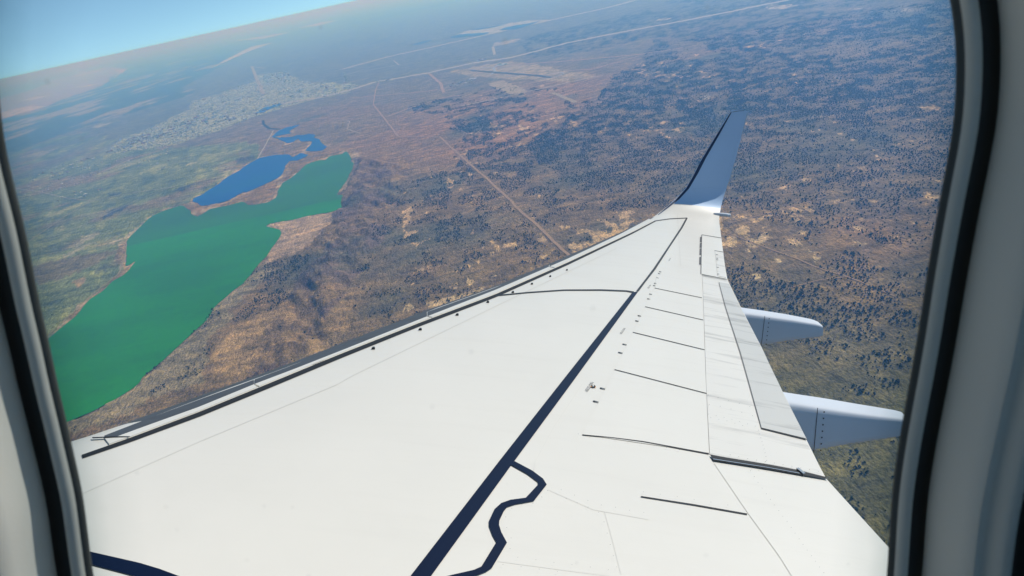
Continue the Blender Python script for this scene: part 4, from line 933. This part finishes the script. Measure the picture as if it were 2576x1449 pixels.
# cabin lining: wall panel round the window and a cabin tube behind the viewer, left open at the back for skylight
k = len(loop); ra = wall3(loop + nrm * .0336, np.full(k, .0235)); rb = wall3(loop + nrm * .075, np.full(k, .027))
ang_ = np.arctan2((loop - cen)[:, 1], (loop - cen)[:, 0]); sq = np.c_[np.cos(ang_), np.sin(ang_)]; sq = cen + sq / np.abs(sq).max(1)[:, None] * np.array([1.2, .75])
rc_ = wall3(sq, np.full(k, .03)); back = rc_ + np.array([-2.4, 0, 0]); F = []
for i in range(3): F += [(i * k + j, i * k + (j + 1) % k, (i + 1) * k + (j + 1) % k, (i + 1) * k + j) for j in range(k)]
link('cabin_lining', pyme('cabin_lining', np.vstack([ra, rb, rc_, back]), F), plane, [M['lining']])

# ------------------------------------------------------------------ trees
def leafmat(name, c):
    m = mat(name, c, .85, .15); b = NB(m); oi = b.n('ShaderNodeObjectInfo'); v = b.coord(); n = b.noise(v, .9, 3)
    b.l(b.mix(tuple(x * .55 for x in c), tuple(x * 1.5 for x in c), n), b.b.inputs['Base Color']); return m
M['leaf'] = leafmat('pine_foliage', (.024, .044, .026)); M['bark'] = mat('bark', (.09, .06, .04), .9)
step = 15.0
X_, Y_ = np.meshgrid(np.arange(1200, 13000, step), np.arange(-9500, 3600, step), indexing='ij')
X_ = (X_ + rng.uniform(-.5, .5, X_.shape) * step * 1.3).ravel(); Y_ = (Y_ + rng.uniform(-.5, .5, Y_.shape) * step * 1.3).ravel()
r_ = np.hypot(X_, Y_); az_ = np.degrees(np.arctan2(Y_, X_))
ok = (r_ > 1500) & (r_ < 12500) & (np.abs(az_) < 47); X_, Y_, r_ = X_[ok], Y_[ok], r_[ok]
d = density(X_, Y_) * np.clip(6500 / r_, .55, 1)
sn_ = .62 * fbm(X_ / 150, Y_ / 90, 51, 5) + .38 * fbm(X_ / 1300, Y_ / 900, 55, 3)
d = d * (1 - .8 * np.clip((sn_ - .60) * 24, 0, 1))
d = np.maximum(d, .012 * ((Y_ < 1500) & (r_ < 7000)))
wx, wy = wob(X_, Y_, 60, 200, 83); ww = fbm(X_ / 120, Y_ / 120, 97, 3)
d = np.maximum(d, inpoly(X_, Y_, R_west) * np.clip((ww - .74) * 10, 0, .7))
d = np.maximum(d, inpoly(X_, Y_, R_shoreS) * np.clip((ww - .66) * 8, 0, .5))
for P in LAKES.values(): d = d * ~inpoly(X_, Y_, P)
rd = resample(G((1106, 343), (1140, 375), (1179, 410), (1226, 450), (1257, 480), (1289, 508), (1296, 520), (1356, 571), (1432, 645)), 300)
nr = np.zeros(len(X_), bool); bx_ = (X_ > rd[:, 0].min() - 50) & (X_ < rd[:, 0].max() + 50) & (np.abs(Y_ - np.interp(X_, rd[::-1, 0], rd[::-1, 1])) < 32); d = d * ~bx_
kp = rng.random(len(X_)) < d; X_, Y_, r_ = X_[kp], Y_[kp], r_[kp]
px, dep = to_px(np.c_[X_, Y_, gz(X_, Y_)])
ok = (px[:, 0] > -60) & (px[:, 0] < 2640) & (px[:, 1] < 1500) & (px[:, 1] > -40); X_, Y_, r_, px = X_[ok], Y_[ok], r_[ok], px[ok]
Zt = gz(X_, Y_) + np.where(r_ < 9500, terrain(X_, Y_), terrain(X_, Y_) * .4) - 3.5
hgt = np.clip(rng.lognormal(2.12, .33, len(X_)), 4.5, 18) * np.clip(r_ / 6500, 1, 1.08); wid = hgt * rng.uniform(.62, .95, len(X_)); rot_ = rng.uniform(0, 6.28, len(X_))
# the 300 that show largest in the photograph stand as single trees
inwin = (px[:, 0] > 1790) & (px[:, 0] < 2300 + 130 * (1300 - px[:, 1]) / 1300) & (px[:, 1] > 500)
cand = np.where(inwin)[0]; cand = cand[np.argsort((r_ / hgt)[cand])]
single = []
for i in cand:
    dW = np.array([X_[i], Y_[i], Zt[i] + 4]); dA = dW / np.linalg.norm(dW) @ A2W
    if BV.ray_cast(Vector(CAM), Vector(dA))[0] is None: single.append(i)
    if len(single) == 300: break
gone = np.zeros(len(X_), bool); gone[single] = True
def crown_mesh(seed):
    """ragged crown: several leaf clumps through the volume"""
    g = np.random.default_rng(seed); bm = bmesh.new()
    for j in range(9):
        t_ = j / 8; rr_ = .5 * (1 - .55 * t_) * (.35 + .65 * math.sin(math.pi * min(1, .25 + t_ * .75)))
        a = g.uniform(0, 6.28); q = bmesh.ops.create_icosphere(bm, subdivisions=1, radius=1)
        c_ = np.array([math.cos(a) * rr_ * .75, math.sin(a) * rr_ * .75, .26 + .62 * t_]); s_ = g.uniform(.16, .27) * (1.15 - .55 * t_)
        for v_ in q['verts']: v_.co = Vector(c_) + Vector(v_.co) * s_ * g.uniform(.65, 1.3)
    me = bpy.data.meshes.new('crown'); bm.to_mesh(me); bm.free(); me.materials.append(M['leaf']); return me
crowns = [crown_mesh(k) for k in range(5)]
trunk = pyme('trunk', [(.045 * math.cos(a), .045 * math.sin(a), -.1) for a in np.arange(6) * math.pi / 3] + [(.016 * math.cos(a), .016 * math.sin(a), .75) for a in np.arange(6) * math.pi / 3] + [(.2, .05, .55), (-.16, -.12, .6)],
             [(i, (i + 1) % 6, 6 + (i + 1) % 6, 6 + i) for i in range(6)] + [(2, 1, 12), (4, 5, 13)]); trunk.materials.append(M['bark'])
for i in single:
    u, v_ = px[i]
    place = 'below the inner flap track fairing' if v_ > 1100 else ('between the two flap track fairings' if v_ > 880 and u < 2150 else ('beside the right window edge' if u > 2150 else 'just behind the wing above the outer fairing'))
    e = link('scrub_tree', None, label=f'dark green tree on the dry plain {place}', cat='tree', group=f'trees {place}')
    e.location = (X_[i], Y_[i], Zt[i]); e.rotation_euler = (0, 0, rot_[i]); e.scale = (wid[i] * 1.35, wid[i] * 1.35, hgt[i])
    link('crown', crowns[i % 5], e); link('trunk', trunk, e)
# all the others as one wood
tv = []; 
base = np.array([(0, 0, 1.0), (.42, 0, .42), (.1, .46, .36), (-.4, .18, .48), (-.3, -.4, .38), (.2, -.42, .5), (.05, .05, .06), (.25, .12, .78), (-.2, -.1, .76)])
tf = np.array([(0, 7, 8), (7, 1, 2), (7, 2, 8), (8, 2, 3), (8, 3, 4), (8, 4, 5), (7, 8, 5), (7, 5, 1), (2, 1, 6), (3, 2, 6), (4, 3, 6), (5, 4, 6), (1, 5, 6)])
idx = np.where(~gone)[0]; N_ = len(idx)
jit = rng.normal(0, .075, (N_, 9, 3)); B_ = base[None] + jit
ca, sa = np.cos(rot_[idx])[:, None], np.sin(rot_[idx])[:, None]; W_ = (wid[idx] * 1.25)[:, None]
TV = np.stack([(B_[..., 0] * ca - B_[..., 1] * sa) * W_ + X_[idx][:, None], (B_[..., 0] * sa + B_[..., 1] * ca) * W_ + Y_[idx][:, None], B_[..., 2] * hgt[idx][:, None] + Zt[idx][:, None]], -1)
me = npme('woodland', TV.reshape(-1, 3), (tf[None] + (np.arange(N_) * 9)[:, None, None]).reshape(-1, 3)); me.materials.append(M['leaf'])
link('woodland', me, label='thousands of dark scattered trees covering the dry plain', cat='woodland', kind='stuff')

# ------------------------------------------------------------------ haze
hb = bmesh.new(); bmesh.ops.create_cube(hb, size=1)
lowest = float(gzv.min()) - 1
for q in hb.verts: q.co = Vector((q.co.x * 3.2e6, q.co.y * 3.2e6, 8.0 if q.co.z > 0 else lowest))
me = bpy.data.meshes.new('haze'); hb.to_mesh(me); hb.free()
m = bpy.data.materials.new('haze_air'); m.use_nodes = True; t_ = m.node_tree; t_.nodes.clear()
o_ = t_.nodes.new('ShaderNodeOutputMaterial'); pv = t_.nodes.new('ShaderNodeVolumePrincipled')
pv.inputs['Color'].default_value = (.15, .43, 1.0, 1); pv.inputs['Absorption Color'].default_value = (1, 1, 1, 1); pv.inputs['Density'].default_value = 7.2e-5; pv.inputs['Anisotropy'].default_value = 0.35
t_.links.new(pv.outputs[0], o_.inputs['Volume'])
link('haze', me, mats=[m], label='pale blue haze over the whole plain', cat='haze', kind='stuff')
